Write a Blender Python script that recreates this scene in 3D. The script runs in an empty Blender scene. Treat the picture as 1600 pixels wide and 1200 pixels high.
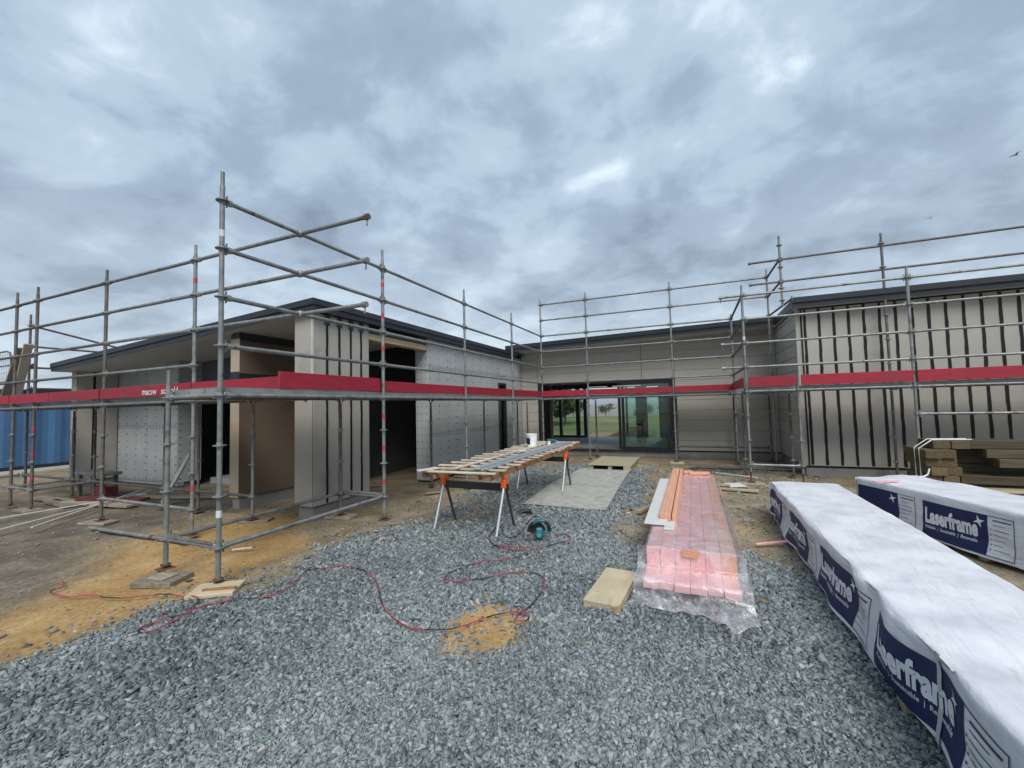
import bpy, bmesh, math, random
import numpy as np
from mathutils import Vector, Matrix
rnd = random.Random(7)
nrng = np.random.default_rng(11)
SC = bpy.context.scene
COL = SC.collection
R = math.radians

# ------------------------------------------------------------------ camera
CAM = np.array([4.35, -2.71, 1.72])
F_PX, PITCH, ROLL, YAW = 655.64, R(2.9398), R(1.3939), R(23.2257)
fw = np.array([-math.sin(YAW), math.cos(YAW), 0]); rt = np.array([math.cos(YAW), math.sin(YAW), 0]); up = np.array([0, 0, 1.0])
Fv = math.cos(PITCH)*fw + math.sin(PITCH)*up
Uv = -math.sin(PITCH)*fw + math.cos(PITCH)*up
Rv2 = math.cos(ROLL)*rt - math.sin(ROLL)*Uv
Uv2 = math.sin(ROLL)*rt + math.cos(ROLL)*Uv
cd = bpy.data.cameras.new('camera'); cam = bpy.data.objects.new('camera', cd); COL.objects.link(cam)
cam.matrix_world = Matrix(((Rv2[0], Uv2[0], -Fv[0], CAM[0]), (Rv2[1], Uv2[1], -Fv[1], CAM[1]), (Rv2[2], Uv2[2], -Fv[2], CAM[2]), (0, 0, 0, 1)))
cd.sensor_fit = 'HORIZONTAL'; cd.sensor_width = 36.0; cd.lens = F_PX/1600*36.0
cd.clip_start = 0.05; cd.clip_end = 20000
SC.camera = cam

# ------------------------------------------------------------------ sky, sun, exposure
SUN_EL, SUN_AZ = R(50), R(148)      # azimuth measured clockwise from +Y (sun stands behind the camera, to the right)
w = bpy.data.worlds.new('World'); SC.world = w; w.use_nodes = True
nt = w.node_tree; N = nt.nodes; L = nt.links
for n in list(N): N.remove(n)
out = N.new('ShaderNodeOutputWorld')
sky = N.new('ShaderNodeTexSky'); sky.sky_type = 'NISHITA'; sky.sun_disc = False
sky.sun_elevation = SUN_EL; sky.sun_rotation = SUN_AZ
bg_sky = N.new('ShaderNodeBackground'); bg_sky.inputs[1].default_value = 0.05
L.new(sky.outputs[0], bg_sky.inputs[0])
tc = N.new('ShaderNodeTexCoord')
sep = N.new('ShaderNodeSeparateXYZ'); L.new(tc.outputs['Generated'], sep.inputs[0])
zc = N.new('ShaderNodeMath'); zc.operation = 'MAXIMUM'; L.new(sep.outputs[2], zc.inputs[0]); zc.inputs[1].default_value = 0.0
za = N.new('ShaderNodeMath'); za.operation = 'ADD'; L.new(zc.outputs[0], za.inputs[0]); za.inputs[1].default_value = 0.30
dv = N.new('ShaderNodeVectorMath'); dv.operation = 'DIVIDE'; L.new(tc.outputs['Generated'], dv.inputs[0])
cmb = N.new('ShaderNodeCombineXYZ')
for i in range(3): L.new(za.outputs[0], cmb.inputs[i])
L.new(cmb.outputs[0], dv.inputs[1])
flat = N.new('ShaderNodeVectorMath'); flat.operation = 'MULTIPLY'; L.new(dv.outputs[0], flat.inputs[0]); flat.inputs[1].default_value = (1, 1, 0.25)
def wnoise(scale, detail, rough, dist, off):
    m = N.new('ShaderNodeVectorMath'); m.operation = 'ADD'; L.new(flat.outputs[0], m.inputs[0]); m.inputs[1].default_value = off
    n = N.new('ShaderNodeTexNoise'); n.inputs['Scale'].default_value = scale; n.inputs['Detail'].default_value = detail
    n.inputs['Roughness'].default_value = rough; n.inputs['Distortion'].default_value = dist
    L.new(m.outputs[0], n.inputs['Vector']); return n.outputs[0]
n1 = wnoise(1.3, 3.0, 0.5, 0.2, (3.1, 7.3, 0.0))
n2 = wnoise(4.2, 10.0, 0.58, 0.25, (1.7, 2.2, 4.0))
mixn = N.new('ShaderNodeMath'); mixn.operation = 'MULTIPLY_ADD'; L.new(n1, mixn.inputs[0]); mixn.inputs[1].default_value = 0.55
sc2 = N.new('ShaderNodeMath'); sc2.operation = 'MULTIPLY'; L.new(n2, sc2.inputs[0]); sc2.inputs[1].default_value = 0.45
L.new(sc2.outputs[0], mixn.inputs[2])
ramp = N.new('ShaderNodeValToRGB'); L.new(mixn.outputs[0], ramp.inputs[0])
cr = ramp.color_ramp; cr.interpolation = 'EASE'
cr.elements[0].position = 0.36; cr.elements[0].color = (0.110, 0.148, 0.198, 1)
cr.elements[1].position = 0.70; cr.elements[1].color = (0.47, 0.545, 0.60, 1)
e = cr.elements.new(0.47); e.color = (0.178, 0.230, 0.298, 1)
e = cr.elements.new(0.57); e.color = (0.258, 0.325, 0.395, 1)
hz = N.new('ShaderNodeMapRange'); L.new(zc.outputs[0], hz.inputs[0])
hz.inputs[1].default_value = 0.0; hz.inputs[2].default_value = 0.42; hz.inputs[3].default_value = 0.85; hz.inputs[4].default_value = 0.0
hzn = N.new('ShaderNodeMath'); hzn.operation = 'MULTIPLY'; L.new(hz.outputs[0], hzn.inputs[0])
hzm = N.new('ShaderNodeMapRange'); L.new(mixn.outputs[0], hzm.inputs[0])
hzm.inputs[1].default_value = 0.40; hzm.inputs[2].default_value = 0.62; hzm.inputs[3].default_value = 0.45; hzm.inputs[4].default_value = 1.0
L.new(hzm.outputs[0], hzn.inputs[1])
hmix = N.new('ShaderNodeMixRGB'); L.new(hzn.outputs[0], hmix.inputs[0]); L.new(ramp.outputs[0], hmix.inputs[1]); hmix.inputs[2].default_value = (0.46, 0.525, 0.565, 1)
bg_cl = N.new('ShaderNodeBackground'); L.new(hmix.outputs[0], bg_cl.inputs[0]); bg_cl.inputs[1].default_value = 0.90
mixs = N.new('ShaderNodeMixShader'); mixs.inputs[0].default_value = 0.95
L.new(bg_sky.outputs[0], mixs.inputs[1]); L.new(bg_cl.outputs[0], mixs.inputs[2]); L.new(mixs.outputs[0], out.inputs[0])
sl = bpy.data.lights.new('sun', 'SUN'); sl.energy = 1.5; sl.angle = R(32); sl.color = (1.0, 0.965, 0.92)
sun = bpy.data.objects.new('sun', sl); COL.objects.link(sun)
sdir = Vector((math.sin(SUN_AZ)*math.cos(SUN_EL), math.cos(SUN_AZ)*math.cos(SUN_EL), math.sin(SUN_EL)))
sun.rotation_euler = sdir.to_track_quat('Z', 'Y').to_euler(); sun.location = (0, 0, 30)
vs = SC.view_settings; vs.view_transform = 'Standard'; vs.look = 'None'; vs.gamma = 1.0; vs.use_curve_mapping = False; vs.exposure = 1.18

# ------------------------------------------------------------------ materials
MATS = {}
def base_mat(name):
    m = bpy.data.materials.new(name); m.use_nodes = True
    n = m.node_tree.nodes; b = n['Principled BSDF']; MATS[name] = m
    return m, n, m.node_tree.links, b
def coords(n, l, scale=(1, 1, 1)):
    t = n.new('ShaderNodeTexCoord'); mp = n.new('ShaderNodeMapping'); mp.inputs['Scale'].default_value = scale
    l.new(t.outputs['Object'], mp.inputs[0]); return mp.outputs[0]
def noise(n, l, vec, scale, detail=4, rough=0.55, dist=0.0):
    t = n.new('ShaderNodeTexNoise'); t.inputs['Scale'].default_value = scale; t.inputs['Detail'].default_value = detail
    t.inputs['Roughness'].default_value = rough; t.inputs['Distortion'].default_value = dist
    l.new(vec, t.inputs['Vector']); return t.outputs[0]
def ramp_(n, l, fac, stops):
    r = n.new('ShaderNodeValToRGB'); l.new(fac, r.inputs[0]); e = r.color_ramp.elements
    e[0].position = stops[0][0]; e[0].color = (*stops[0][1], 1); e[1].position = stops[-1][0]; e[1].color = (*stops[-1][1], 1)
    for p, c in stops[1:-1]:
        k = e.new(p); k.color = (*c, 1)
    return r.outputs[0]
def mul(c, k): return tuple(max(0, min(1, x*k)) for x in c)
def simple(name, col, rough=0.6, metal=0.0, var=0.15, nscale=6.0, bump=0.0, bscale=60.0, stretch=(1, 1, 1), piece=0.0, stain=None, stain_at=0.62, spec=0.5):
    """noise-varied colour; piece = random brightness per object; stain = colour of patchy marks"""
    m, n, l, b = base_mat(name)
    v = coords(n, l, stretch)
    f = noise(n, l, v, nscale, 5, 0.6)
    c = ramp_(n, l, f, [(0.3, mul(col, 1-var)), (0.7, mul(col, 1+var))])
    if stain:
        f2 = noise(n, l, v, nscale*0.45, 6, 0.65, 0.4)
        mr = n.new('ShaderNodeMapRange'); l.new(f2, mr.inputs[0]); mr.inputs[1].default_value = stain_at; mr.inputs[2].default_value = stain_at+0.1
        mx = n.new('ShaderNodeMixRGB'); l.new(mr.outputs[0], mx.inputs[0]); l.new(c, mx.inputs[1]); mx.inputs[2].default_value = (*stain, 1); c = mx.outputs[0]
    if piece:
        oi = n.new('ShaderNodeObjectInfo'); mr = n.new('ShaderNodeMapRange'); l.new(oi.outputs['Random'], mr.inputs[0])
        mr.inputs[3].default_value = 1-piece; mr.inputs[4].default_value = 1+piece
        hv = n.new('ShaderNodeHueSaturation'); l.new(mr.outputs[0], hv.inputs['Value']); l.new(c, hv.inputs['Color']); c = hv.outputs[0]
    l.new(c, b.inputs['Base Color'])
    b.inputs['Roughness'].default_value = rough; b.inputs['Metallic'].default_value = metal; b.inputs['Specular IOR Level'].default_value = spec
    if bump:
        bf = noise(n, l, v, bscale, 4, 0.6); bp = n.new('ShaderNodeBump'); bp.inputs['Strength'].default_value = bump; bp.inputs['Distance'].default_value = 0.004
        l.new(bf, bp.inputs['Height']); l.new(bp.outputs[0], b.inputs['Normal'])
    return m
def wood(name, col, axis='Y', rough=0.75, var=0.28, piece=0.12, stain=None, stain_at=0.62):
    s = {'X': (0.6, 14, 14), 'Y': (14, 0.6, 14), 'Z': (14, 14, 0.6)}[axis]
    return simple(name, col, rough, 0, var, 3.0, 0.35, 9.0, s, piece, stain, stain_at, 0.3)
simple('galv', (0.225, 0.235, 0.232), 0.5, 0.4, 0.3, 9, 0.1, 80, piece=0.10, stain=(0.105, 0.078, 0.058), stain_at=0.57)
simple('galv_dull', (0.135, 0.128, 0.12), 0.6, 0.35, 0.3, 7, 0.15, 80, piece=0.18, stain=(0.12, 0.075, 0.05), stain_at=0.56)
simple('rust', (0.13, 0.065, 0.035), 0.85, 0.1, 0.4, 20)
simple('deck_steel', (0.29, 0.30, 0.30), 0.5, 0.45, 0.2, 5, 0.1, 60, piece=0.12)
simple('red_paint', (0.30, 0.010, 0.028), 0.55, 0, 0.22, 4, 0.2, 30, (1, 1, 6), piece=0.14, stain=(0.20, 0.03, 0.035), stain_at=0.55)
simple('red_tape', (0.45, 0.045, 0.05), 0.4)
simple('white_tape', (0.6, 0.6, 0.6), 0.5, stain=(0.4, 0.4, 0.4))
simple('cladding', (0.385, 0.365, 0.325), 0.8, 0, 0.06, 2.2, 0.12, 40, piece=0.03, stain=(0.31, 0.295, 0.262), stain_at=0.58, spec=0.25)
simple('weatherboard', (0.40, 0.38, 0.335), 0.75, 0, 0.05, 2.0, 0.1, 50, piece=0.03, spec=0.25)
simple('black_strip', (0.012, 0.012, 0.013), 0.7, 0, 0.3, 6, spec=0.25)
simple('fascia', (0.018, 0.023, 0.030), 0.45, 0.05, 0.1, 3)
simple('soffit', (0.52, 0.52, 0.49), 0.8, 0, 0.05, 2)
simple('rigid_board', (0.40, 0.42, 0.415), 0.8, 0, 0.08, 2, 0.08, 40, piece=0.04, stain=(0.35, 0.38, 0.40), stain_at=0.55)
simple('fixing', (0.05, 0.05, 0.05), 0.6)
simple('shaded_brown_panel', (0.135, 0.095, 0.065), 0.8, 0, 0.08, 2, piece=0.04)  # brown ply, colour lowered to paint in the shade under the porch roof
simple('tan_panel', (0.42, 0.34, 0.25), 0.8, 0, 0.07, 2)
simple('navy_tape', (0.015, 0.017, 0.03), 0.5)
simple('blue_grey', (0.085, 0.108, 0.135), 0.7, 0, 0.08, 2, piece=0.04)
simple('concrete', (0.23, 0.225, 0.21), 0.9, 0, 0.2, 3, 0.4, 30, stain=(0.15, 0.14, 0.12))
simple('clod', (0.27, 0.18, 0.09), .95, 0, .3, 20)
simple('floor_slab', (0.36, 0.355, 0.34), 0.6, 0, 0.15, 1.5, 0.1, 30)
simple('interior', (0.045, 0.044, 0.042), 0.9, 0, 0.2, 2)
simple('frame_black', (0.012, 0.013, 0.015), 0.4)
wood('stud', (0.34, 0.22, 0.13), 'Z')
wood('lintel', (0.50, 0.40, 0.24), 'Y', piece=0)
wood('pink_timber', (0.72, 0.38, 0.38), 'Y', var=0.10, piece=0.06)
wood('orange_timber', (0.62, 0.33, 0.21), 'Y', var=0.14, piece=0.08)
wood('pine_y', (0.46, 0.415, 0.34), 'Y', piece=0.15, stain=(0.40, 0.36, 0.30))
wood('pine_x', (0.48, 0.43, 0.345), 'X', piece=0.15, stain=(0.42, 0.38, 0.31))
wood('rail_timber', (0.30, 0.15, 0.07), 'Y', var=0.45, piece=0.1)
wood('sleeper_x', (0.075, 0.062, 0.037), 'X', var=0.4, piece=0.28)
wood('sleeper_y', (0.12, 0.09, 0.048), 'Y', var=0.4, piece=0.22, stain=(0.10, 0.10, 0.055))
wood('pallet_timber', (0.36, 0.30, 0.20), 'X', piece=0.15)
wood('weathered', (0.27, 0.235, 0.18), 'X', var=0.35, piece=0.25, stain=(0.20, 0.15, 0.09))
simple('old_ply', (0.50, 0.42, 0.29), .8, 0, .14, 6, .2, 40, (1, .6, 1), .06, stain=(0.33, 0.21, 0.09), stain_at=0.56, spec=.25)
wood('step_ply', (0.36, 0.32, 0.22), 'X', var=0.12, piece=0.05)
simple('sheet_grey', (0.34, 0.345, 0.305), 0.85, 0, 0.2, 7, 0.35, 40, piece=0.05, stain=(0.27, 0.255, 0.21), stain_at=0.54)
simple('primed_white', (0.56, 0.56, 0.53), 0.6, 0, 0.06, 3, stain=(0.45, 0.44, 0.40), piece=0.04)
simple('flashing', (0.45, 0.49, 0.53), 0.35, 0.35, 0.06, 3)
simple('alu', (0.55, 0.57, 0.58), 0.35, 0.7, 0.1, 6)
simple('dark_leg', (0.07, 0.075, 0.07), 0.5, 0.4)
simple('orange_plastic', (0.68, 0.12, 0.02), 0.5, 0, 0.1)
simple('teal', (0.012, 0.12, 0.135), 0.4, 0, 0.2)
simple('teal_light', (0.10, 0.24, 0.26), 0.45)
simple('black_plastic', (0.012, 0.013, 0.013), 0.5)
simple('saw_steel', (0.24, 0.245, 0.25), 0.4, 0.6, 0.2)
simple('cord_black', (0.02, 0.016, 0.018), 0.5)
simple('cord_red', (0.32, 0.035, 0.055), 0.5, 0, 0.3, 2)
simple('wrap_navy', (0.010, 0.018, 0.078), 0.5, 0, 0.1, 3, 0.15, 25, spec=.25)
simple('wrap_ink', (0.03, 0.035, 0.07), 0.5)
simple('print_white', (0.66, 0.68, 0.72), 0.5)
simple('strap_white', (0.72, 0.74, 0.72), 0.4)
simple('strap_grey', (0.42, 0.46, 0.46), 0.35)
simple('container_blue', (0.055, 0.135, 0.27), 0.5, 0, 0.15, 1.2, stain=(0.035, 0.10, 0.24))
simple('paper_white', (0.8, 0.8, 0.8), 0.6)
simple('bird_grey', (0.03, 0.035, 0.045), 0.8)
simple('red_brown_paint', (0.11, 0.02, 0.022), 0.8, 0, 0.3)
# slightly dirty white building wrap with creases
m, n, l, b = base_mat('wrap_white')
v = coords(n, l)
c = ramp_(n, l, noise(n, l, v, 3.0, 6, 0.6), [(0.35, (0.53, 0.545, 0.58)), (0.6, (0.66, 0.675, 0.705))])
f2 = noise(n, l, coords(n, l, (1, 0.5, 1)), 5.0, 8, 0.7, 1.5)
mr = n.new('ShaderNodeMapRange'); l.new(f2, mr.inputs[0]); mr.inputs[1].default_value = 0.60; mr.inputs[2].default_value = 0.78; mr.inputs[4].default_value = 0.65
mx = n.new('ShaderNodeMixRGB'); l.new(mr.outputs[0], mx.inputs[0]); l.new(c, mx.inputs[1]); mx.inputs[2].default_value = (0.40, 0.35, 0.28, 1)
l.new(mx.outputs[0], b.inputs['Base Color']); b.inputs['Roughness'].default_value = 0.55
v3 = coords(n, l, (3.0, 1.0, 3.0)); bf = noise(n, l, v3, 2.5, 4, 0.5, 0.8)
mus = noise(n, l, coords(n, l, (4.0, 0.7, 4.0)), 1.6, 4, 0.5, 1.2); ab = n.new('ShaderNodeMath'); ab.operation = 'SUBTRACT'; l.new(mus, ab.inputs[0]); ab.inputs[1].default_value = 0.5
ab2 = n.new('ShaderNodeMath'); ab2.operation = 'ABSOLUTE'; l.new(ab.outputs[0], ab2.inputs[0])
ab3 = n.new('ShaderNodeMath'); ab3.operation = 'MULTIPLY_ADD'; l.new(ab2.outputs[0], ab3.inputs[0]); ab3.inputs[1].default_value = -2.2; l.new(bf, ab3.inputs[2])
bp = n.new('ShaderNodeBump'); bp.inputs['Strength'].default_value = 0.5; bp.inputs['Distance'].default_value = 0.02
l.new(ab3.outputs[0], bp.inputs['Height']); l.new(bp.outputs[0], b.inputs['Normal'])
# clear crinkled plastic film
m, n, l, b = base_mat('film')
v = coords(n, l, (1.0, 0.7, 1.0)); bf = noise(n, l, v, 6.0, 6, 0.6, 2.2)
bp = n.new('ShaderNodeBump'); bp.inputs['Strength'].default_value = 0.6; bp.inputs['Distance'].default_value = 0.02; l.new(bf, bp.inputs['Height'])
gl = n.new('ShaderNodeBsdfGlossy'); gl.inputs['Roughness'].default_value = 0.13; gl.inputs['Color'].default_value = (1, 1, 1, 1); l.new(bp.outputs[0], gl.inputs['Normal'])
df = n.new('ShaderNodeBsdfTranslucent'); df.inputs[0].default_value = (0.95, 0.92, 0.94, 1)
dd = n.new('ShaderNodeBsdfDiffuse'); dd.inputs[0].default_value = (0.95, 0.92, 0.94, 1); l.new(bp.outputs[0], dd.inputs['Normal'])
tr = n.new('ShaderNodeBsdfTransparent'); tr.inputs[0].default_value = (1.0, 0.99, 1.0, 1)
m1 = n.new('ShaderNodeMixShader'); m1.inputs[0].default_value = 0.72; l.new(df.outputs[0], m1.inputs[1]); l.new(dd.outputs[0], m1.inputs[2])
m2 = n.new('ShaderNodeMixShader')
cf = n.new('ShaderNodeMapRange'); l.new(noise(n, l, v, 5.0, 6, 0.65, 1.2), cf.inputs[0]); cf.inputs[1].default_value = 0.42; cf.inputs[2].default_value = 0.72; cf.inputs[3].default_value = 0.12; cf.inputs[4].default_value = 0.58
l.new(cf.outputs[0], m2.inputs[0]); l.new(tr.outputs[0], m2.inputs[1]); l.new(m1.outputs[0], m2.inputs[2])
fr = n.new('ShaderNodeFresnel'); fr.inputs[0].default_value = 1.18; l.new(bp.outputs[0], fr.inputs['Normal'])
fr2 = n.new('ShaderNodeMath'); fr2.operation = 'MULTIPLY_ADD'; l.new(fr.outputs[0], fr2.inputs[0]); fr2.inputs[1].default_value = 0.45; fr2.inputs[2].default_value = 0.05
m3 = n.new('ShaderNodeMixShader'); l.new(fr2.outputs[0], m3.inputs[0]); l.new(m2.outputs[0], m3.inputs[1]); l.new(gl.outputs[0], m3.inputs[2])
l.new(m3.outputs[0], n['Material Output'].inputs[0])
# tinted window glass (thin pane)
m, n, l, b = base_mat('glass')
gl = n.new('ShaderNodeBsdfGlossy'); gl.inputs['Roughness'].default_value = 0.01
tr = n.new('ShaderNodeBsdfTransparent'); tr.inputs[0].default_value = (0.85, 0.94, 0.90, 1)
fr = n.new('ShaderNodeFresnel'); fr.inputs[0].default_value = 1.6
m3 = n.new('ShaderNodeMixShader'); l.new(fr.outputs[0], m3.inputs[0]); l.new(tr.outputs[0], m3.inputs[1]); l.new(gl.outputs[0], m3.inputs[2])
l.new(m3.outputs[0], n['Material Output'].inputs[0])
# gravel stones: colour per stone from an attribute
m, n, l, b = base_mat('stone')
at = n.new('ShaderNodeAttribute'); at.attribute_name = 'tone'
c = ramp_(n, l, at.outputs['Fac'], [(0.0, (0.06, 0.072, 0.075)), (0.45, (0.178, 0.209, 0.214)), (0.85, (0.305, 0.345, 0.348)), (1.0, (0.42, 0.40, 0.36))])
v = coords(n, l); f = noise(n, l, v, 60, 3)
hv = n.new('ShaderNodeHueSaturation'); mr = n.new('ShaderNodeMapRange'); l.new(f, mr.inputs[0]); mr.inputs[3].default_value = 0.75; mr.inputs[4].default_value = 1.25
l.new(mr.outputs[0], hv.inputs['Value']); l.new(c, hv.inputs['Color']); l.new(hv.outputs[0], b.inputs['Base Color']); b.inputs['Roughness'].default_value = 0.8
# ground: clay / dark soil / gravel fines / grass, mixed by attributes
m, n, l, b = base_mat('ground')
v = coords(n, l)
na = noise(n, l, v, 1.6, 8, 0.62, 0.3); nb = noise(n, l, v, 22, 6, 0.7); nc = noise(n, l, v, 0.09, 8, 0.65)
mot = n.new('ShaderNodeMath'); mot.operation = 'MULTIPLY_ADD'; l.new(nb, mot.inputs[0]); mot.inputs[1].default_value = 0.5
hm = n.new('ShaderNodeMath'); hm.operation = 'MULTIPLY'; l.new(na, hm.inputs[0]); hm.inputs[1].default_value = 0.5; l.new(hm.outputs[0], mot.inputs[2])
soil = ramp_(n, l, mot.outputs[0], [(0.36, (0.12, 0.09, 0.055)), (0.5, (0.225, 0.18, 0.115)), (0.63, (0.36, 0.31, 0.225))])
clay = ramp_(n, l, mot.outputs[0], [(0.34, (0.22, 0.125, 0.045)), (0.5, (0.385, 0.245, 0.10)), (0.66, (0.50, 0.385, 0.21))])
dark = ramp_(n, l, mot.outputs[0], [(0.36, (0.05, 0.048, 0.046)), (0.5, (0.10, 0.094, 0.086)), (0.62, (0.20, 0.175, 0.135))])
vor = n.new('ShaderNodeTexVoronoi'); vor.inputs['Scale'].default_value = 30; l.new(v, vor.inputs['Vector'])
grav = ramp_(n, l, vor.outputs['Color'], [(0.1, (0.07, 0.078, 0.08)), (0.5, (0.15, 0.165, 0.17)), (0.9, (0.27, 0.285, 0.28))])
grass = ramp_(n, l, nc, [(0.35, (0.075, 0.10, 0.035)), (0.5, (0.12, 0.135, 0.055)), (0.66, (0.24, 0.21, 0.11))])
def amix(c1, c2, name):
    a = n.new('ShaderNodeAttribute'); a.attribute_name = name
    x = n.new('ShaderNodeMixRGB'); l.new(a.outputs['Fac'], x.inputs[0]); l.new(c1, x.inputs[1]); l.new(c2, x.inputs[2]); return x.outputs[0]
c = amix(amix(amix(amix(soil, clay, 'clay'), dark, 'dark'), grav, 'gravel'), grass, 'grass')
l.new(c, b.inputs['Base Color']); b.inputs['Roughness'].default_value = 0.95; b.inputs['Specular IOR Level'].default_value = 0.2
bp = n.new('ShaderNodeBump'); bp.inputs['Strength'].default_value = 0.7; bp.inputs['Distance'].default_value = 0.02; l.new(mot.outputs[0], bp.inputs['Height']); l.new(bp.outputs[0], b.inputs['Normal'])
# leaves
m, n, l, b = base_mat('leaf')
oi = n.new('ShaderNodeAttribute'); oi.attribute_name = 'tone'
l.new(ramp_(n, l, oi.outputs['Fac'], [(0.0, (0.03, 0.045, 0.02)), (0.6, (0.07, 0.095, 0.035)), (1.0, (0.13, 0.14, 0.06))]), b.inputs['Base Color']); b.inputs['Roughness'].default_value = 0.7
M = MATS

# ------------------------------------------------------------------ helpers
def setp(o, label=None, cat=None, group=None, kind=None):
    if label: o['label'] = label
    if cat: o['category'] = cat
    if group: o['group'] = group
    if kind: o['kind'] = kind
    return o
def thing(name, label, cat, loc=(0, 0, 0), group=None, rz=0.0):
    o = bpy.data.objects.new(name, None); COL.objects.link(o); o.location = loc; o.rotation_euler = (0, 0, rz); o.empty_display_size = 0.1
    return setp(o, label, cat, group)
def origin_of(o):
    p = Vector((0, 0, 0))
    while o is not None:
        p = p + o.location; o = o.parent
    return p
def link_mesh(name, me, parent=None, loc=None, rot=None):
    o = bpy.data.objects.new(name, me); COL.objects.link(o)
    if parent: o.parent = parent
    if loc is not None: o.location = loc
    if rot is not None: o.rotation_euler = rot
    return o
class MB:
    def __init__(s): s.v = []; s.f = []; s.mi = []; s.cur = 0
    def add(s, vs, fs):
        k = len(s.v); s.v += [tuple(map(float, p)) for p in vs]; s.f += [tuple(i+k for i in f) for f in fs]; s.mi += [s.cur]*len(fs); return s
    def box(s, c, d, bev=0.0, rot=None):
        hx, hy, hz = d[0]/2, d[1]/2, d[2]/2; bev = min(bev, hx*.8, hy*.8, hz*.8)
        P = []; Fc = []
        if bev <= 0:
            P = [(x, y, z) for x in (-hx, hx) for y in (-hy, hy) for z in (-hz, hz)]
            Fc = [(0, 1, 3, 2), (4, 6, 7, 5), (0, 4, 5, 1), (2, 3, 7, 6), (0, 2, 6, 4), (1, 5, 7, 3)]
        else:
            idx = {}
            for sx in (-1, 1):
                for sy in (-1, 1):
                    for sz in (-1, 1):
                        for a in range(3):
                            q = [sx*(hx-bev), sy*(hy-bev), sz*(hz-bev)]; q[a] = (sx*hx, sy*hy, sz*hz)[a]
                            idx[(sx, sy, sz, a)] = len(P); P.append(tuple(q))
            for a in range(3):
                o1, o2 = (a+1) % 3, (a+2) % 3
                for sg in (-1, 1):
                    r = []
                    for (p, q) in ((-1, -1), (1, -1), (1, 1), (-1, 1)):
                        t = [0, 0, 0]; t[a] = sg; t[o1] = p; t[o2] = q; r.append(idx[(*t, a)])
                    Fc.append(tuple(r if sg > 0 else r[::-1]))
                for p in (-1, 1):
                    for q in (-1, 1):
                        r = []
                        for sg in (-1, 1):
                            t = [0, 0, 0]; t[a] = sg; t[o1] = p; t[o2] = q; r.append((idx[(*t, o1)], idx[(*t, o2)]))
                        r = (r[0][0], r[1][0], r[1][1], r[0][1])
                        Fc.append(r if p*q > 0 else r[::-1])
            for sx in (-1, 1):
                for sy in (-1, 1):
                    for sz in (-1, 1):
                        r = (idx[(sx, sy, sz, 0)], idx[(sx, sy, sz, 1)], idx[(sx, sy, sz, 2)])
                        Fc.append(r if sx*sy*sz > 0 else r[::-1])
        if rot is not None:
            P = [tuple(rot @ Vector(p)) for p in P]
        return s.add([(p[0]+c[0], p[1]+c[1], p[2]+c[2]) for p in P], Fc)
    def b2(s, x0, x1, y0, y1, z0, z1, bev=0.0):
        return s.box(((x0+x1)/2, (y0+y1)/2, (z0+z1)/2), (abs(x1-x0), abs(y1-y0), abs(z1-z0)), bev)
    def tube(s, p0, p1, r, n=10, r1=None, cap=True):
        p0, p1 = Vector(p0), Vector(p1); d = (p1-p0).normalized(); r1 = r if r1 is None else r1
        a = d.orthogonal().normalized(); b_ = d.cross(a); V = []
        for (p, q) in ((p0, r), (p1, r1)):
            for i in range(n):
                t = 2*math.pi*i/n; V.append(p + a*math.cos(t)*q + b_*math.sin(t)*q)
        Fc = [(i, (i+1) % n, n+(i+1) % n, n+i) for i in range(n)]
        if cap: Fc += [tuple(range(n))[::-1], tuple(range(n, 2*n))]
        return s.add(V, Fc)
    def bar(s, p0, p1, wd, ht, bev=0.0, upv=(0, 0, 1)):
        p0, p1 = Vector(p0), Vector(p1); d = p1-p0; y = d.normalized(); u = Vector(upv); x = y.cross(u)
        if x.length < 1e-4: x = Vector((1, 0, 0))
        x.normalize(); z = x.cross(y); rot = Matrix((x, y, z)).transposed()
        return s.box((p0+p1)/2, (wd, d.length, ht), bev, rot)
    def path(s, pts, r, n=6):
        pts = [Vector(p) for p in pts]; V = []; k = len(pts)
        for i, p in enumerate(pts):
            d = (pts[min(i+1, k-1)]-pts[max(i-1, 0)]).normalized()
            a = d.cross(Vector((0, 0, 1)))
            a = a.normalized() if a.length > 1e-3 else Vector((1, 0, 0)); b_ = a.cross(d)
            for j in range(n):
                t = 2*math.pi*j/n; V.append(p+a*math.cos(t)*r+b_*math.sin(t)*r)
        Fc = [(i*n+j, i*n+(j+1) % n, (i+1)*n+(j+1) % n, (i+1)*n+j) for i in range(k-1) for j in range(n)]
        Fc += [tuple(range(n))[::-1], tuple(range((k-1)*n, k*n))]
        return s.add(V, Fc)
    def prism(s, poly, axis, a0, a1):
        """poly: list of 2D points in the two other axes (cyclic order of axes)"""
        o = {'X': lambda p, a: (a, p[0], p[1]), 'Y': lambda p, a: (p[0], a, p[1]), 'Z': lambda p, a: (p[0], p[1], a)}[axis]
        k = len(poly); V = [o(p, a0) for p in poly]+[o(p, a1) for p in poly]
        Fc = [(i, (i+1) % k, k+(i+1) % k, k+i) for i in range(k)]+[tuple(range(k))[::-1], tuple(range(k, 2*k))]
        return s.add(V, Fc)
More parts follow.
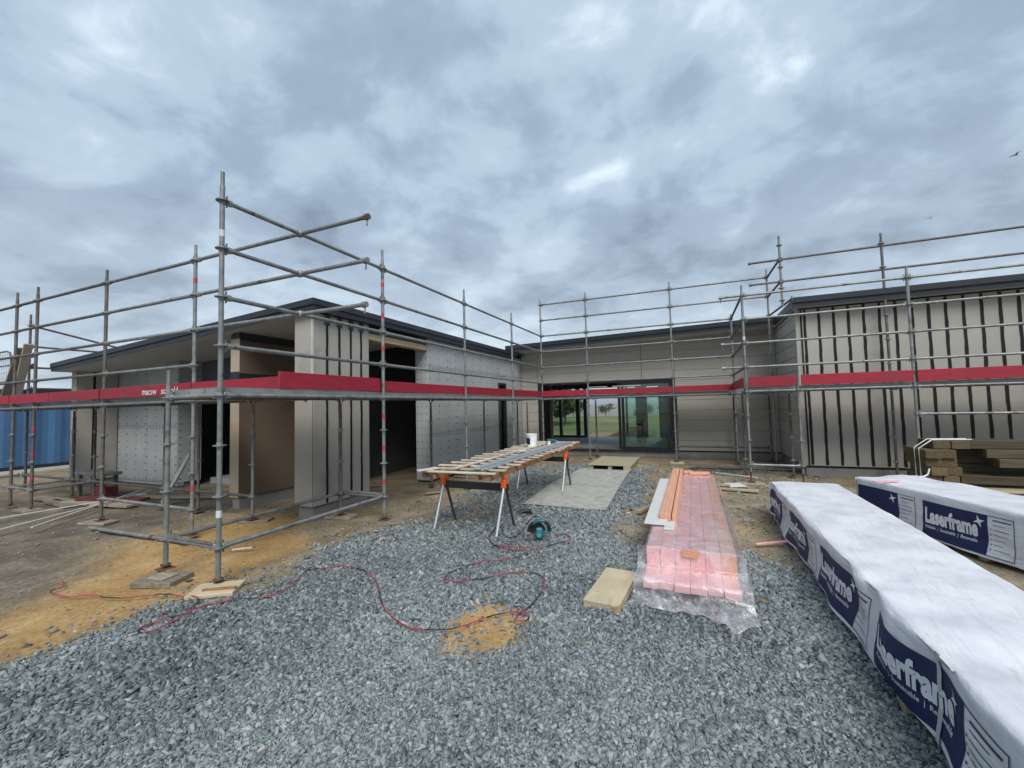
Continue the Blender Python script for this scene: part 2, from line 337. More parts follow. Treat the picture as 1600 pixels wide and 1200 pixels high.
    def mesh(s, name, mats, smooth=False, org=(0, 0, 0)):
        me = bpy.data.meshes.new(name)
        me.from_pydata([(p[0]-org[0], p[1]-org[1], p[2]-org[2]) for p in s.v], [], s.f)
        for m_ in (mats if isinstance(mats, (list, tuple)) else [mats]): me.materials.append(M[m_])
        me.polygons.foreach_set('material_index', s.mi)
        bm = bmesh.new(); bm.from_mesh(me); bmesh.ops.recalc_face_normals(bm, faces=bm.faces); bm.to_mesh(me); bm.free()
        if smooth:
            me.polygons.foreach_set('use_smooth', [True]*len(me.polygons))
            me.set_sharp_from_angle(angle=R(40))
        me.update(); return me
    def build(s, name, mats, parent=None, smooth=False, origin=None):
        """verts in world coordinates (or the thing's local ones if the thing is rotated: pass origin=(0,0,0))"""
        if origin is None: origin = origin_of(parent) if parent else (0, 0, 0)
        return link_mesh(name, s.mesh(name, mats, smooth, origin), parent)
def centred(name, mb, mats, parent=None, smooth=False):
    """a single-mesh object whose origin sits at the bottom centre of its verts"""
    A = np.array(mb.v); c = (A.min(0)+A.max(0))/2; c[2] = A[:, 2].min()
    o = link_mesh(name, mb.mesh(name, mats, smooth, tuple(c)), parent, tuple(c)); return o
def grid_obj(name, P, mats, parent=None, origin=(0, 0, 0), smooth=True, mi=None):
    nu, nv = P.shape[:2]; me = bpy.data.meshes.new(name)
    V = (P.reshape(-1, 3)-np.array(origin)).tolist()
    Fc = [(i*nv+j, (i+1)*nv+j, (i+1)*nv+j+1, i*nv+j+1) for i in range(nu-1) for j in range(nv-1)]
    me.from_pydata(V, [], Fc)
    for m_ in (mats if isinstance(mats, (list, tuple)) else [mats]): me.materials.append(M[m_])
    if smooth: me.polygons.foreach_set('use_smooth', [True]*len(me.polygons))
    return link_mesh(name, me, parent)
def vnoise(x, y, seed=0):
    xi = np.floor(x).astype(np.int64); yi = np.floor(y).astype(np.int64); fx = x-xi; fy = y-yi
    fx = fx*fx*(3-2*fx); fy = fy*fy*(3-2*fy)
    def h(a, b_):
        n_ = (a*374761393+b_*668265263+seed*1442695041) & 0x7fffffff
        n_ = ((n_ ^ (n_ >> 13))*1274126177) & 0x7fffffff
        return ((n_ ^ (n_ >> 16)) & 0xffff)/65535.0
    return (h(xi, yi)*(1-fx)+h(xi+1, yi)*fx)*(1-fy)+(h(xi, yi+1)*(1-fx)+h(xi+1, yi+1)*fx)*fy
def fbm(x, y, seed=0, o=4):
    s = 0; a = 0.5; t = 0
    for i in range(o): s = s+a*vnoise(x*2**i, y*2**i, seed+i); t += a; a *= 0.5
    return s/t
def poly_sd(px, py, poly):
    """signed distance to a polygon, positive inside"""
    ins = np.zeros(px.shape, bool); d = np.full(px.shape, 1e9); k = len(poly)
    for i in range(k):
        x0, y0 = poly[i]; x1, y1 = poly[(i+1) % k]
        ex, ey = x1-x0, y1-y0; t = np.clip(((px-x0)*ex+(py-y0)*ey)/(ex*ex+ey*ey), 0, 1)
        d = np.minimum(d, np.hypot(px-x0-t*ex, py-y0-t*ey))
        c_ = ((y0 > py) != (y1 > py)); xx = x0+(py-y0)*ex/(ey if ey else 1e-9); ins ^= c_ & (px < xx)
    return np.where(ins, d, -d)
def sstep(x, a, b_): t = np.clip((x-a)/(b_-a), 0, 1); return t*t*(3-2*t)

# ------------------------------------------------------------------ ground (one sheet to the horizon)
GRAVEL = [(-0.4, -3.2), (-0.07, -1.39), (0.0, -1.2), (-0.05, -0.73), (-0.05, -0.45), (0.15, -0.18), (0.35, 0.18), (0.35, 0.52), (0.05, 1.03), (-0.05, 1.5), (0.1, 1.83),
          (0.35, 2.31), (0.5, 3.0), (0.2, 4.6), (0.0, 6.8), (0.1, 8.6), (1.6, 9.4), (3.2, 8.4), (3.35, 6.2), (3.3, 4.5), (3.25, 3.3), (3.5, 2.6), (3.9, 2.4), (4.5, 2.75), (4.9, 2.5), (5.4, 2.35), (6.6, 2.2), (9.0, 2.0), (9.0, -6), (-0.4, -6)]
CLAY = [(-0.05, -1.5), (-0.75, -1.55), (-1.05, -1.15), (-1.4, -0.75), (-1.9, -0.2), (-2.9, 0.35), (-3.0, 0.95), (-2.6, 1.5), (-2.9, 2.2), (-1.4, 2.1), (-0.9, 1.8), (-0.1, 1.6), (0.1, 0.9), (0.15, 0.1)]
DARK = [(-1.6, -1.9), (-1.25, -1.2), (-1.45, -0.85), (-2.28, -0.05), (-3.09, 0.35), (-2.93, 1.1), (-3.3, 2.3), (-3.2, 3.6), (-6.6, 3.6), (-9.0, 2.4), (-12, -1), (-9, -3), (-2, -3)]
def masks(x, y):
    nn = (fbm(x*1.7, y*1.7, 3, 5)-0.5); n2 = (fbm(x*6, y*6, 9, 4)-0.5)
    g = sstep(poly_sd(x, y, GRAVEL)+nn*0.75+n2*0.35, -0.30, 0.34)
    # thin, soil-showing gravel along the left wing and round the trestles
    thin = sstep(y, 1.6, 3.2)*sstep(1.45-x+nn*1.4, -0.3, 0.6)
    g = g*(1-0.85*thin*sstep(n2+0.25*nn, -0.12, 0.12))
    hole = np.exp(-(((x-2.78)/0.40)**2+((y-0.27)/0.50)**2)*1.1)
    g = g*(1-0.97*sstep(hole+n2*0.35+nn*.2, 0.18, 0.72))
    cl = np.maximum(sstep(poly_sd(x, y, CLAY)+nn*0.8+n2*.25, -0.25, 0.35), sstep(hole, 0.2, 0.4)*1.3)*(0.98+0.5*nn)
    cl = np.clip(cl+0.35*sstep(nn, 0.05, 0.3)*sstep(5-np.hypot(x-4.6, y-5.5), 0, 2), 0, 1)
    dk = sstep(poly_sd(x, y, DARK)+nn*0.9+n2*.3, -0.35, 0.5)*(0.62+.5*n2+.4*nn)
    gr = np.maximum(sstep(y+nn*2, 19.6, 21.5), sstep(np.hypot(x, y)+nn*6, 32, 42))
    return g, cl, dk, gr
def ground_z(x, y):
    r = np.hypot(x-2, y-4)
    z = (fbm(x*0.9, y*0.9, 21, 4)-0.5)*0.065+(fbm(x*5, y*5, 31, 3)-0.5)*0.018
    z = z*sstep(60-r, 0, 30)-0.0
    drop = sstep(r, 48, 300)*46
    hills = sstep(r, 900, 2600)*(36+44*(fbm(x/700, y/700, 5, 4)-0.35))
    roll_ = sstep(r, 60, 400)*10*(fbm(x/160, y/160, 8, 3)-0.5)
    return z-drop+hills+roll_
def axis_pts(a, b_, step, far):
    core = np.arange(a, b_+1e-6, step); ext = []; s = step; p = core[-1]
    while p < far: s *= 1.16; p += s; ext.append(p)
    ex2 = []; s = step; p = core[0]
    while p > -far: s *= 1.16; p -= s; ex2.append(p)
    return np.array(ex2[::-1]+core.tolist()+ext)
gx = axis_pts(-5.0, 8.5, 0.065, 6000); gy = axis_pts(-2.6, 9.5, 0.065, 6000)
GX, GY = np.meshgrid(gx, gy, indexing='ij'); GZ = ground_z(GX, GY)
og = grid_obj('ground', np.dstack([GX, GY, GZ]), 'ground'); og['kind'] = 'structure'
for nm, val in zip(('gravel', 'clay', 'dark', 'grass'), masks(GX.ravel(), GY.ravel())):
    a = og.data.attributes.new(nm, 'FLOAT', 'POINT'); a.data.foreach_set('value', np.ascontiguousarray(val, dtype=np.float32))
def gz_(x, y): return float(ground_z(np.array([x*1.0]), np.array([y*1.0]))[0])

BARE = [[(1.60, 4.06), (3.02, 4.02), (2.93, 5.84), (1.50, 5.89)], [(1.49, 5.93), (2.925, 5.87), (2.84, 8.25), (1.62, 8.20)], [(5.42, -1.3), (6.14, -1.3), (6.14, 4.5), (5.42, 4.5)], [(3.9, 1.1), (4.62, 1.1), (4.62, 5.7), (3.9, 5.7)], [(3.47, .85), (3.77, .87), (3.74, 1.57), (3.45, 1.55)], [(-.05, -.2), (.25, -.2), (.25, .05), (-.05, .05)], [(1.83, 8.0), (2.9, 8.0), (2.9, 9.7), (1.83, 9.7)]]
# loose gravel: angular chips, thinning out with the distance
def make_stones(name, zones, label, seed):
    g = np.random.default_rng(seed); X = []; S = []
    for (x0, x1, y0, y1, dens, size, rmin, rmax) in zones:
        k = int((x1-x0)*(y1-y0)*dens); x = g.uniform(x0, x1, k); y = g.uniform(y0, y1, k)
        r = np.hypot(x-CAM[0], y-CAM[1]); gm, _, _, _ = masks(x, y)
        dz = (x-CAM[0])*fw[0]+(y-CAM[1])*fw[1]; lat = abs((x-CAM[0])*rt[0]+(y-CAM[1])*rt[1])
        bare = np.ones(k, bool)
        jit = np.abs(g.normal(0, .05, k))
        for pg in BARE: bare &= poly_sd(x, y, pg) < 0.008+jit
        keep = bare & (r >= rmin) & (r < rmax) & (g.random(k) < np.maximum(gm**1.3, .07*sstep(x, -.6, .3)*(.3+fbm(x*2, y*2, 61, 3)))) & (dz > 0.7) & (lat < dz*1.32+0.5)
        x, y = x[keep], y[keep]; X.append(np.stack([x, y], 1)); S.append(size*np.clip(np.exp(g.normal(0, 0.36, len(x))), .4, 2.1))
    P = np.concatenate(X); S = np.concatenate(S); k = len(P)
    base = np.array([(a, b_, c_) for a in (-1, 1) for b_ in (-1, 1) for c_ in (-1, 1)], float)
    V = base[None]*(1+g.uniform(-0.42, 0.30, (k, 8, 3)))
    V *= np.stack([S*g.uniform(0.75, 1.5, k), S*g.uniform(0.5, 0.95, k), S*g.uniform(0.16, 0.5, k)], 1)[:, None]*0.5
    q = g.normal(0, 1, (k, 4)); q[:, 1:3] *= 0.42; q /= np.linalg.norm(q, axis=1)[:, None]
    w_, x_, y_, z_ = q.T
    Rm = np.stack([np.stack([1-2*(y_*y_+z_*z_), 2*(x_*y_-z_*w_), 2*(x_*z_+y_*w_)], 1), np.stack([2*(x_*y_+z_*w_), 1-2*(x_*x_+z_*z_), 2*(y_*z_-x_*w_)], 1), np.stack([2*(x_*z_-y_*w_), 2*(y_*z_+x_*w_), 1-2*(x_*x_+y_*y_)], 1)], 1)
    V = np.einsum('kij,kvj->kvi', Rm, V)
    V[:, :, 0] += P[:, 0, None]; V[:, :, 1] += P[:, 1, None]
    V[:, :, 2] += (ground_z(P[:, 0], P[:, 1])+S*g.uniform(-0.05, 0.30, k))[:, None]
    q6 = np.array([(0, 1, 3, 2), (4, 6, 7, 5), (0, 4, 5, 1), (2, 3, 7, 6), (0, 2, 6, 4), (1, 5, 7, 3)])
    Fc = (q6[None]+(np.arange(k)*8)[:, None, None]).reshape(-1)
    me = bpy.data.meshes.new(name); me.vertices.add(k*8); me.vertices.foreach_set('co', V.reshape(-1))
    me.loops.add(k*24); me.loops.foreach_set('vertex_index', Fc.astype(np.int32))
    me.polygons.add(k*6); me.polygons.foreach_set('loop_start', np.arange(0, k*24, 4, dtype=np.int32)); me.polygons.foreach_set('loop_total', np.full(k*6, 4, np.int32))
    me.update(calc_edges=True); me.materials.append(M['stone'])
    a = me.attributes.new('tone', 'FLOAT', 'FACE'); tone = np.clip(g.normal(0.45, 0.22, k)+.55*(fbm(P[:, 0]*.9+4, P[:, 1]*.9, 51, 4)-.5), 0, .97); tone[g.random(k) < 0.004] = 1.0
    a.data.foreach_set('value', np.repeat(tone, 6).astype(np.float32))
    o = link_mesh(name, me); setp(o, label, 'gravel', None, 'stuff'); return k
NST = make_stones('gravel', [(-0.6, 8.2, -2.2, 1.6, 8200, 0.0188, 0, 3.4), (-0.6, 8.2, -2.2, 4.6, 4200, 0.0245, 3.4, 5.6), (-0.8, 7.0, 1.0, 9.5, 1500, 0.029, 5.6, 12.5)],
            'blue-grey crushed slate gravel covering the courtyard ground', 5)
print('stones', NST)
# pale chips and clods strewn over the bare soil
def debris():
    g = np.random.default_rng(77); mb = MB()
    DX, DY = g.uniform(-5, 6.8, 3600), g.uniform(-1.5, 9.5, 3600); DG = masks(DX, DY)[0]; DZ_ = ground_z(DX, DY)
    for i in range(3600):
        x, y, gm = DX[i], DY[i], DG[i]
        if gm > 0.6 and g.random() > 0.12: continue
        s = min(.05, 0.0095*math.exp(g.normal(0.25, 0.55))); a = g.uniform(0, 6.28); mb.cur = (0, 1, 2)[int(g.integers(0, 3))]
        mb.box((x, y, DZ_[i]+s*0.3), (s*g.uniform(1, 2.2), s, s*0.6), s*0.2, Matrix.Rotation(a, 3, 'Z') @ Matrix.Rotation(g.uniform(-.3, .3), 3, 'X'))
    o = mb.build('soil_debris', ['concrete', 'weathered', 'clod']); setp(o, 'small pale stone chips and clods strewn over the bare soil', 'debris', None, 'stuff')
debris()

# ------------------------------------------------------------------ house
H = thing('house', 'long single-storey house under construction with beige cladding and dark roof edge', 'house', (0, 0, 0))
def hp(name, mb, mats, parent=H, smooth=False): return mb.build(name, mats, parent, smooth)
def panel_obj(name, me, parent, loc, rot=None): return link_mesh(name, me, parent, loc, rot)
# wobbly black strips
def strip_mesh(h, wd, seed, th=0.006):
    g = random.Random(seed); n_ = 26; V = []
    pw = [g.uniform(0.85, 1.15) for _ in range(n_+1)]; pc = [g.uniform(-0.0035, 0.0035) for _ in range(n_+1)]
    mb = MB()
    for i in range(n_+1):
        z = h*i/n_; a = pc[i]-wd/2*pw[i]; b_ = pc[i]+wd/2*pw[(i*7) % (n_+1)]
        V += [(a, 0.0, z), (b_, 0.0, z), (b_, -th, z), (a, -th, z)]
    Fc = []
    for i in range(n_):
        k = i*4
        for j in range(4): Fc.append((k+j, k+(j+1) % 4, k+4+(j+1) % 4, k+4+j))
    Fc += [(3, 2, 1, 0), (n_*4, n_*4+1, n_*4+2, n_*4+3)]
    mb.add(V, Fc); return mb.mesh('black_strip', 'black_strip')
# --- right wing front wall, facing the camera, y = 8.45
RWY = 8.45
wallR = hp('front_wall', MB().b2(6.60, 14.6, RWY+0.016, RWY+0.16, 0.20, 3.74), 'black_strip')
pme = MB().box((0, 0, 1.735), (0.261, 0.016, 3.47), 0.002).mesh('cladding_panel', 'cladding')
smes = [strip_mesh(3.44, 0.052, s) for s in (1, 2, 3, 4, 5)]
hp('corner_board', MB().b2(6.545, 6.615, RWY-0.012, RWY+0.10, 0.235, 3.735, 0.004), 'cladding', wallR)
hp('black_strip', MB().b2(6.64, 6.672, RWY-0.014, RWY+0.015, 0.25, 3.70), 'black_strip', wallR)
for i in range(29):
    x = 6.722+0.265*i
    panel_obj('cladding_panel', pme, wallR, (x+0.1325, RWY+0.006, 0.24))
    panel_obj('black_strip', smes[i % 5], wallR, (x, RWY-0.0025, 0.262))
panel_obj('cladding_panel', MB().box((0, 0, 1.735), (0.10, 0.016, 3.47), 0.002).mesh('cladding_panel', 'cladding'), wallR, (6.668, RWY+0.006, 0.24))
hp('foundation', MB().b2(6.60, 14.6, RWY+0.03, RWY+0.22, -0.1, 0.232), 'concrete')
# --- weatherboards
def wboard_mesh(L_, h=0.305, th=0.02):
    mb = MB(); mb.prism([(0.0, 0.0), (-th-0.012, 0.0), (-th-0.012, h-0.022), (-th+0.004, h-0.010), (-th+0.004, h), (0.0, h)], 'X', 0, L_)
    return mb.mesh('weatherboard', 'weatherboard')
def wboards(parent, p0, L_, z0, z1, rz, pitch=0.305):
    z = z0; h0 = None; me = wboard_mesh(L_)
    while z < z1-0.02:
        h = min(pitch, z1-z); m_ = me if abs(h-pitch) < 1e-6 else wboard_mesh(L_, h)
        link_mesh('weatherboard', m_, parent, (p0[0], p0[1], z), (0, 0, rz)); z += pitch
BY = 11.1
wallB = hp('courtyard_wall', MB().b2(-1.2, -0.58, BY+0.002, BY+0.15, 0.2, 3.80).b2(3.86, 6.7, BY+0.002, BY+0.15, 0.2, 3.80).b2(-0.58, 3.86, BY+0.002, BY+0.15, 2.45, 3.80), 'interior')
wboards(wallB, (-1.19, BY), 0.60, 0.24, 3.75, 0)
wboards(wallB, (3.87, BY), 2.67, 0.24, 3.75, 0)
wboards(wallB, (-0.58, BY), 3.47, 0.24+0.305*7+0.09, 3.75, 0, 0.305)
wboards(wallB, (2.905, BY), 0.955, 0.24+0.305*7+0.09, 3.75, 0, 0.305)
hp('foundation', MB().b2(-1.2, 6.6, BY+0.02, BY+0.15, -0.1, 0.236), 'concrete')
wallS = hp('side_wall', MB().b2(6.582, 6.72, RWY+0.165, BY+0.0, 0.2, 3.75), 'interior')
wboards(wallS, (6.58, BY-0.035), 2.50, 0.24, 3.70, -math.pi/2)
hp('foundation', MB().b2(6.60, 6.75, RWY+0.23, BY, -0.1, 0.232), 'concrete')
# --- sliding door in the courtyard wall
DO = hp('sliding_door', MB().b2(-0.575, -0.51, BY-0.05, BY+0.12, 0.2, 2.445).b2(3.79, 3.855, BY-0.05, BY+0.12, 0.2, 2.445).b2(-0.51, 3.79, BY-0.05, BY+0.12, 2.385, 2.445).b2(-0.51, 3.79, BY-0.05, BY+0.12, 0.185, 0.225), 'frame_black')
def sash(x0, x1, y, name):
    s = hp(name, MB().b2(x0, x0+0.085, y-0.022, y+0.022, 0.228, 2.382, .004).b2(x1-0.085, x1, y-0.022, y+0.022, 0.228, 2.382, .004).b2(x0+0.085, x1-0.085, y-0.022, y+0.022, 2.30, 2.382).b2(x0+0.085, x1-0.085, y-0.022, y+0.022, 0.228, 0.325), 'frame_black', DO)
    hp('pane', MB().b2(x0+0.08, x1-0.08, y-0.004, y+0.004, 0.32, 2.305), 'glass', DO)
    return s
sash(2.24, 3.785, BY-0.01, 'door_sash'); sash(2.12, 3.66, BY+0.045, 'door_sash'); 
hp('handle', MB().b2(2.265, 2.30, BY-0.07, BY-0.035, 0.95, 1.28, .005), 'black_plastic', DO)
# --- interior seen through the door
hp('floor_slab', MB().b2(-9.0, 14.4, BY+0.155, 16.6, 0.0, 0.20), 'floor_slab')
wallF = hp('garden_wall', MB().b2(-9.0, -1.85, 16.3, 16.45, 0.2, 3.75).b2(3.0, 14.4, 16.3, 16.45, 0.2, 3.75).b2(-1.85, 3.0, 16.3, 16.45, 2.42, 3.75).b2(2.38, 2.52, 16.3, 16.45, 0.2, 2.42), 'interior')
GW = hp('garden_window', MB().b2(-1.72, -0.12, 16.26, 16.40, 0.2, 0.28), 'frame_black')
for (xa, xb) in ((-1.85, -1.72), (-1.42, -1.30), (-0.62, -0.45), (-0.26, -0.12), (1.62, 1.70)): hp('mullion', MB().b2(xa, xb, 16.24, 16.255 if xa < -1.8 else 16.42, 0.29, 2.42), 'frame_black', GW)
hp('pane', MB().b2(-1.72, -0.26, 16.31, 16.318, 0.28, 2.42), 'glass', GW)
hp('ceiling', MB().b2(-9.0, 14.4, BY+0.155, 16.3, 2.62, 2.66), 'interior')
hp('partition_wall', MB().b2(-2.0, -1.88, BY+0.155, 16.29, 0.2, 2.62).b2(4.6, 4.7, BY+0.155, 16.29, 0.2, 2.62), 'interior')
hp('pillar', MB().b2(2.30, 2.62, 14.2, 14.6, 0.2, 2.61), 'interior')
for x in (-1.35, -0.95): hp('stud', MB().b2(x-0.045, x+0.045, 13.6, 13.69, 0.2, 2.61), 'stud')
# --- left wing: courtyard side clad in grey boards, x = -1.2
LX = -1.2
wallL = hp('courtyard_side_wall', MB().b2(-1.55, LX-0.014, 5.37, 9.13, 0.06, 3.36).b2(-1.55, LX-0.014, 9.72, 11.09, 0.06, 3.36).b2(-1.55, LX-0.014, 9.13, 9.72, 2.44, 3.36), 'rigid_board')
ys = [5.365, 6.63, 7.94, 9.12]
fx = MB()
def fixings(mb, y0, y1, z0, z1, X, cols, seed):
    g = random.Random(seed)
    for c_ in cols:
        z = z0+0.06
        while z < z1-0.03:
            y = y0+c_; s = g.uniform(0.010, 0.019); mb.b2(X, X+0.003, y-s*1.25+g.uniform(-.006, .006), y+s*1.25, z-s*.7, z+s*.7); z += 0.155*g.uniform(0.92, 1.08)
    for zz in (z0+0.03, z1-0.03):
        y = y0+0.05
        while y < y1-0.03: mb.b2(X, X+0.003, y-0.016, y+0.016, zz-0.010, zz+0.010); y += 0.11*g.uniform(0.85, 1.15)
ZS = [(0.21, 1.075), (1.083, 2.655), (2.663, 3.33)]
for i in range(3):
    y0, y1 = ys[i]+0.003, ys[i+1]-0.003
    for (z0, z1) in ZS:
        hp('rigid_board', MB().b2(LX-0.012, LX, y0, y1, z0, z1, .002), 'rigid_board', wallL)
        fixings(fx, y0, y1, z0, z1, LX, (0.06, (y1-y0)*0.35, (y1-y0)*0.66, y1-y0-0.05), i)
for (z0, z1) in ZS[2:]:
    hp('rigid_board', MB().b2(LX-0.012, LX, 9.123, 11.08, z0, z1, .002), 'rigid_board', wallL); fixings(fx, 9.123, 11.08, z0, z1, LX, (0.06, 0.65, 1.3, 1.9), 5)
for (z0, z1) in ZS[:2]:
    hp('rigid_board', MB().b2(LX-0.012, LX, 9.73, 11.08, z0, z1, .002), 'rigid_board', wallL); fixings(fx, 9.73, 11.08, z0, z1, LX, (0.06, 0.65, 1.28), 6)
hp('rigid_board', MB().b2(-1.545, LX-0.002, 5.351, 5.365, 0.08, 3.33, .002), 'rigid_board', wallL)
for z in np.arange(0.3, 3.3, 0.16):
    for x in (-1.5, -1.38, -1.25): fx.b2(x-0.014, x+0.014, 5.347, 5.351, z-0.01, z+0.01)
o = hp('fixings', fx, 'fixing', wallL); o['kind'] = 'stuff'
WN = hp('window', MB().b2(-1.32, LX+0.01, 9.13, 9.19, 0.06, 2.44).b2(-1.32, LX+0.01, 9.66, 9.72, 0.06, 2.44).b2(-1.32, LX+0.01, 9.19, 9.66, 2.38, 2.44).b2(-1.32, LX+0.01, 9.19, 9.66, 0.06, 0.12), 'frame_black')
hp('pane', MB().b2(-1.268, -1.26, 9.185, 9.665, 0.115, 2.385), 'glass', WN)
hp('timber_lintel', MB().b2(-1.40, LX-0.02, 3.455, 5.345, 3.03, 3.15, .004), 'lintel')
hp('lining_board', MB().b2(-1.36, -1.25, 3.455, 5.345, 3.16, 3.29), 'fascia')
# --- battened column at the corner
colw = hp('corner_column', MB().b2(-1.585, LX-0.016, 2.186, 3.43, 0.19, 3.30), 'black_strip')
hp('cladding_panel', MB().b2(-1.60, LX-0.0165, 2.17, 2.185, 0.20, 3.30, .002), 'cladding', colw)
hp('corner_trim', MB().b2(LX-0.02, LX+0.006, 2.160, 2.184, 2.28, 3.30), 'primed_white', colw)
yy = [2.185, 2.455, 2.72, 2.985, 3.235, 3.44]
for i in range(5):
    hp('cladding_panel', MB().b2(LX-0.016, LX, yy[i]+0.002, yy[i+1]-0.002, 0.20, 3.30, .002), 'cladding', colw)
    if i: panel_obj('black_strip', strip_mesh(3.06, 0.042, 20+i), colw, (LX+0.0025, yy[i], 0.215), (0, 0, math.pi/2))
for i in range(1, 5): hp('black_strip', MB().b2(LX+0.010, LX+0.014, yy[i]-0.055, yy[i]+0.055, 3.13, 3.29), 'fascia', colw)
hp('cladding_panel', MB().b2(-1.585, LX-0.017, 3.431, 3.446, 0.20, 3.30, .002), 'cladding', colw)
hp('foundation', MB().b2(-1.56, -1.24, 2.22, 3.42, -0.1, 0.186), 'concrete')
# --- brown fin wall
fin = hp('fin_wall', MB().b2(-3.345, -3.136, 2.286, 5.6, 0.20, 3.18), 'interior')
hp('tan_panel', MB().b2(-3.36, -3.121, 2.270, 2.284, 0.20, 2.30, .003).b2(-3.36, -3.121, 2.270, 2.284, 2.45, 3.05, .003), 'tan_panel', fin)
for (y0, y1) in ((2.273, 3.47), (3.474, 4.67)):
    for (z0, z1) in ((0.20, 2.30), (2.42, 3.02)):
        hp('shaded_brown_panel', MB().b2(-3.135, -3.12, y0, y1, z0, z1, .002), 'shaded_brown_panel', fin)
hp('navy_tape', MB().b2(-3.136, -3.126, 2.274, 4.67, 2.302, 2.418).b2(-3.136, -3.126, 2.274, 4.67, 3.022, 3.12).b2(-3.36, -3.14, 2.274, 2.285, 2.302, 2.448).b2(-3.36, -3.14, 2.274, 2.285, 3.052, 3.13), 'navy_tape', fin)
hp('foundation', MB().b2(-3.33, -3.15, 2.31, 5.5, -0.1, 0.195), 'concrete')
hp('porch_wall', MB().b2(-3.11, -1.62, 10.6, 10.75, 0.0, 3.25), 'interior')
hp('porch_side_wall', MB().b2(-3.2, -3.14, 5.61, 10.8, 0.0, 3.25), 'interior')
# --- garage front, left
gw = hp('garage_wall', MB().b2(-9.2, -6.68, 3.215, 3.36, 0.05, 3.10), 'rigid_board')
fx = MB()
def fix_x(mb, x0, x1, z0, z1, Y, seed):
    g = random.Random(seed)
    for x in (x0+0.05, x0+(x1-x0)*.33, x0+(x1-x0)*.66, x1-0.05):
        z = z0+0.07
        while z < z1-0.03: s = g.uniform(.012, .02); mb.b2(x-s*1.2, x+s*1.2, Y-0.003, Y, z-s*.7, z+s*.7); z += 0.17*g.uniform(.92, 1.08)
    for zz in (z0+.03, z1-.03):
        x = x0+.06
        while x < x1: mb.b2(x-.018, x+.018, Y-0.003, Y, zz-.01, zz+.01); x += .12*g.uniform(.85, 1.15)
xs = [-9.18, -7.93, -6.665]
for i in range(2):
    for (z0, z1) in ((0.12, 1.42), (1.426, 2.95)):
        hp('rigid_board', MB().b2(xs[i]+.003, xs[i+1]-.003, 3.20, 3.213, z0, z1, .002), 'rigid_board', gw); fix_x(fx, xs[i], xs[i+1], z0, z1, 3.20, i)
hp('rigid_board', MB().b2(-6.678, -6.665, 3.214, 3.72, 0.12, 2.95, .002), 'rigid_board', gw)
for z in np.arange(.2, 2.9, .16):
    for y in (3.27, 3.48, 3.66): fx.b2(-6.665, -6.662, y-.018, y+.018, z-.011, z+.011)
o = hp('fixings', fx, 'fixing', gw); o['kind'] = 'stuff'
hd = hp('garage_header', MB().b2(-6.66, -3.37, 3.73, 3.86, 2.16, 3.24), 'blue_grey')
for k in range(4): hp('lining_board', MB().b2(-6.655, -3.375, 3.715, 3.729, 2.16+.27*k, 2.16+.27*k+.262, .003), 'blue_grey', hd)
hp('garage_slab', MB().b2(-6.6, -3.4, 3.9, 10.8, -0.1, 0.14), 'floor_slab')
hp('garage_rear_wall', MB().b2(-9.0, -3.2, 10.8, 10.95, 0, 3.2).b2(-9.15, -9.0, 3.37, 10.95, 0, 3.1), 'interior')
lf = hp('end_fin_wall', MB().b2(-9.43, -9.215, 2.416, 3.9, 0.15, 2.94), 'black_strip')
hp('cladding_panel', MB().b2(-9.445, -9.2, 2.40, 2.415, 0.16, 2.92, .002), 'cladding', lf)
for (y0, y1) in ((2.402, 2.70), (2.76, 3.195)): hp('cladding_panel', MB().b2(-9.214, -9.2, y0, y1, 0.16, 2.95, .002), 'cladding', lf)
hp('foundation', MB().b2(-9.42, -6.7, 3.25, 3.5, -0.1, 0.1).b2(-9.40, -9.23, 2.43, 3.24, -0.1, 0.145), 'concrete')
# --- roofs
def zl(x): return 3.475+(x+1.05)*0.0612
rl = MB()
x0, x1 = -9.5, -1.05
rl.add([(x, y, zl(x)+d) for x in (x0, x1) for y in (2.05, 11.2) for d in (-0.015, 0.0)], [(0, 4, 6, 2), (1, 3, 7, 5), (0, 1, 5, 4), (2, 6, 7, 3), (0, 2, 3, 1), (4, 5, 7, 6)])
roofL = hp('roof_left', rl, 'fascia')
def sloped_bar(name, y0, y1, dz0, dz1, mat, parent, xa=x0, xb=x1):
    V = [(x, y, zl(x)+d) for x in (xa, xb) for y in (y0, y1) for d in (dz0, dz1)]
    return hp(name, MB().add(V, [(0, 4, 6, 2), (1, 3, 7, 5), (0, 1, 5, 4), (2, 6, 7, 3), (0, 2, 3, 1), (4, 5, 7, 6)]), mat, parent)
sloped_bar('fascia', 2.062, 2.085, -0.175, -0.016, 'fascia', roofL)
sloped_bar('gutter', 2.035, 2.061, -0.085, 0.012, 'fascia', roofL)
sloped_bar('soffit', 2.086, 3.73, -0.175, -0.160, 'soffit', roofL, x0+.02, -3.122)
sloped_bar('soffit', 2.086, 5.61, -0.175, -0.160, 'soffit', roofL, -3.11, -1.62)
hp('fascia', MB().b2(-1.085, -1.062, 2.086, 10.32, zl(-1.05)-0.175, zl(-1.05)-0.017), 'fascia', roofL)
hp('gutter', MB().b2(-1.061, -1.035, 2.036, 10.32, zl(-1.05)-0.085, zl(-1.05)+0.012), 'fascia', roofL)
hp('fascia', MB().b2(x0-.02, x0-.001, 2.06, 11.2, zl(x0)-0.175, zl(x0)+.01), 'fascia', roofL)
hp('soffit', MB().b2(-1.198, -1.086, 2.19, 10.3, zl(-1.05)-0.172, zl(-1.05)-0.160), 'fascia', roofL)
hp('roof_pin', MB().tube((-6.3, 4.2, 3.1), (-6.3, 4.2, 3.42), 0.02), 'galv_dull', roofL)
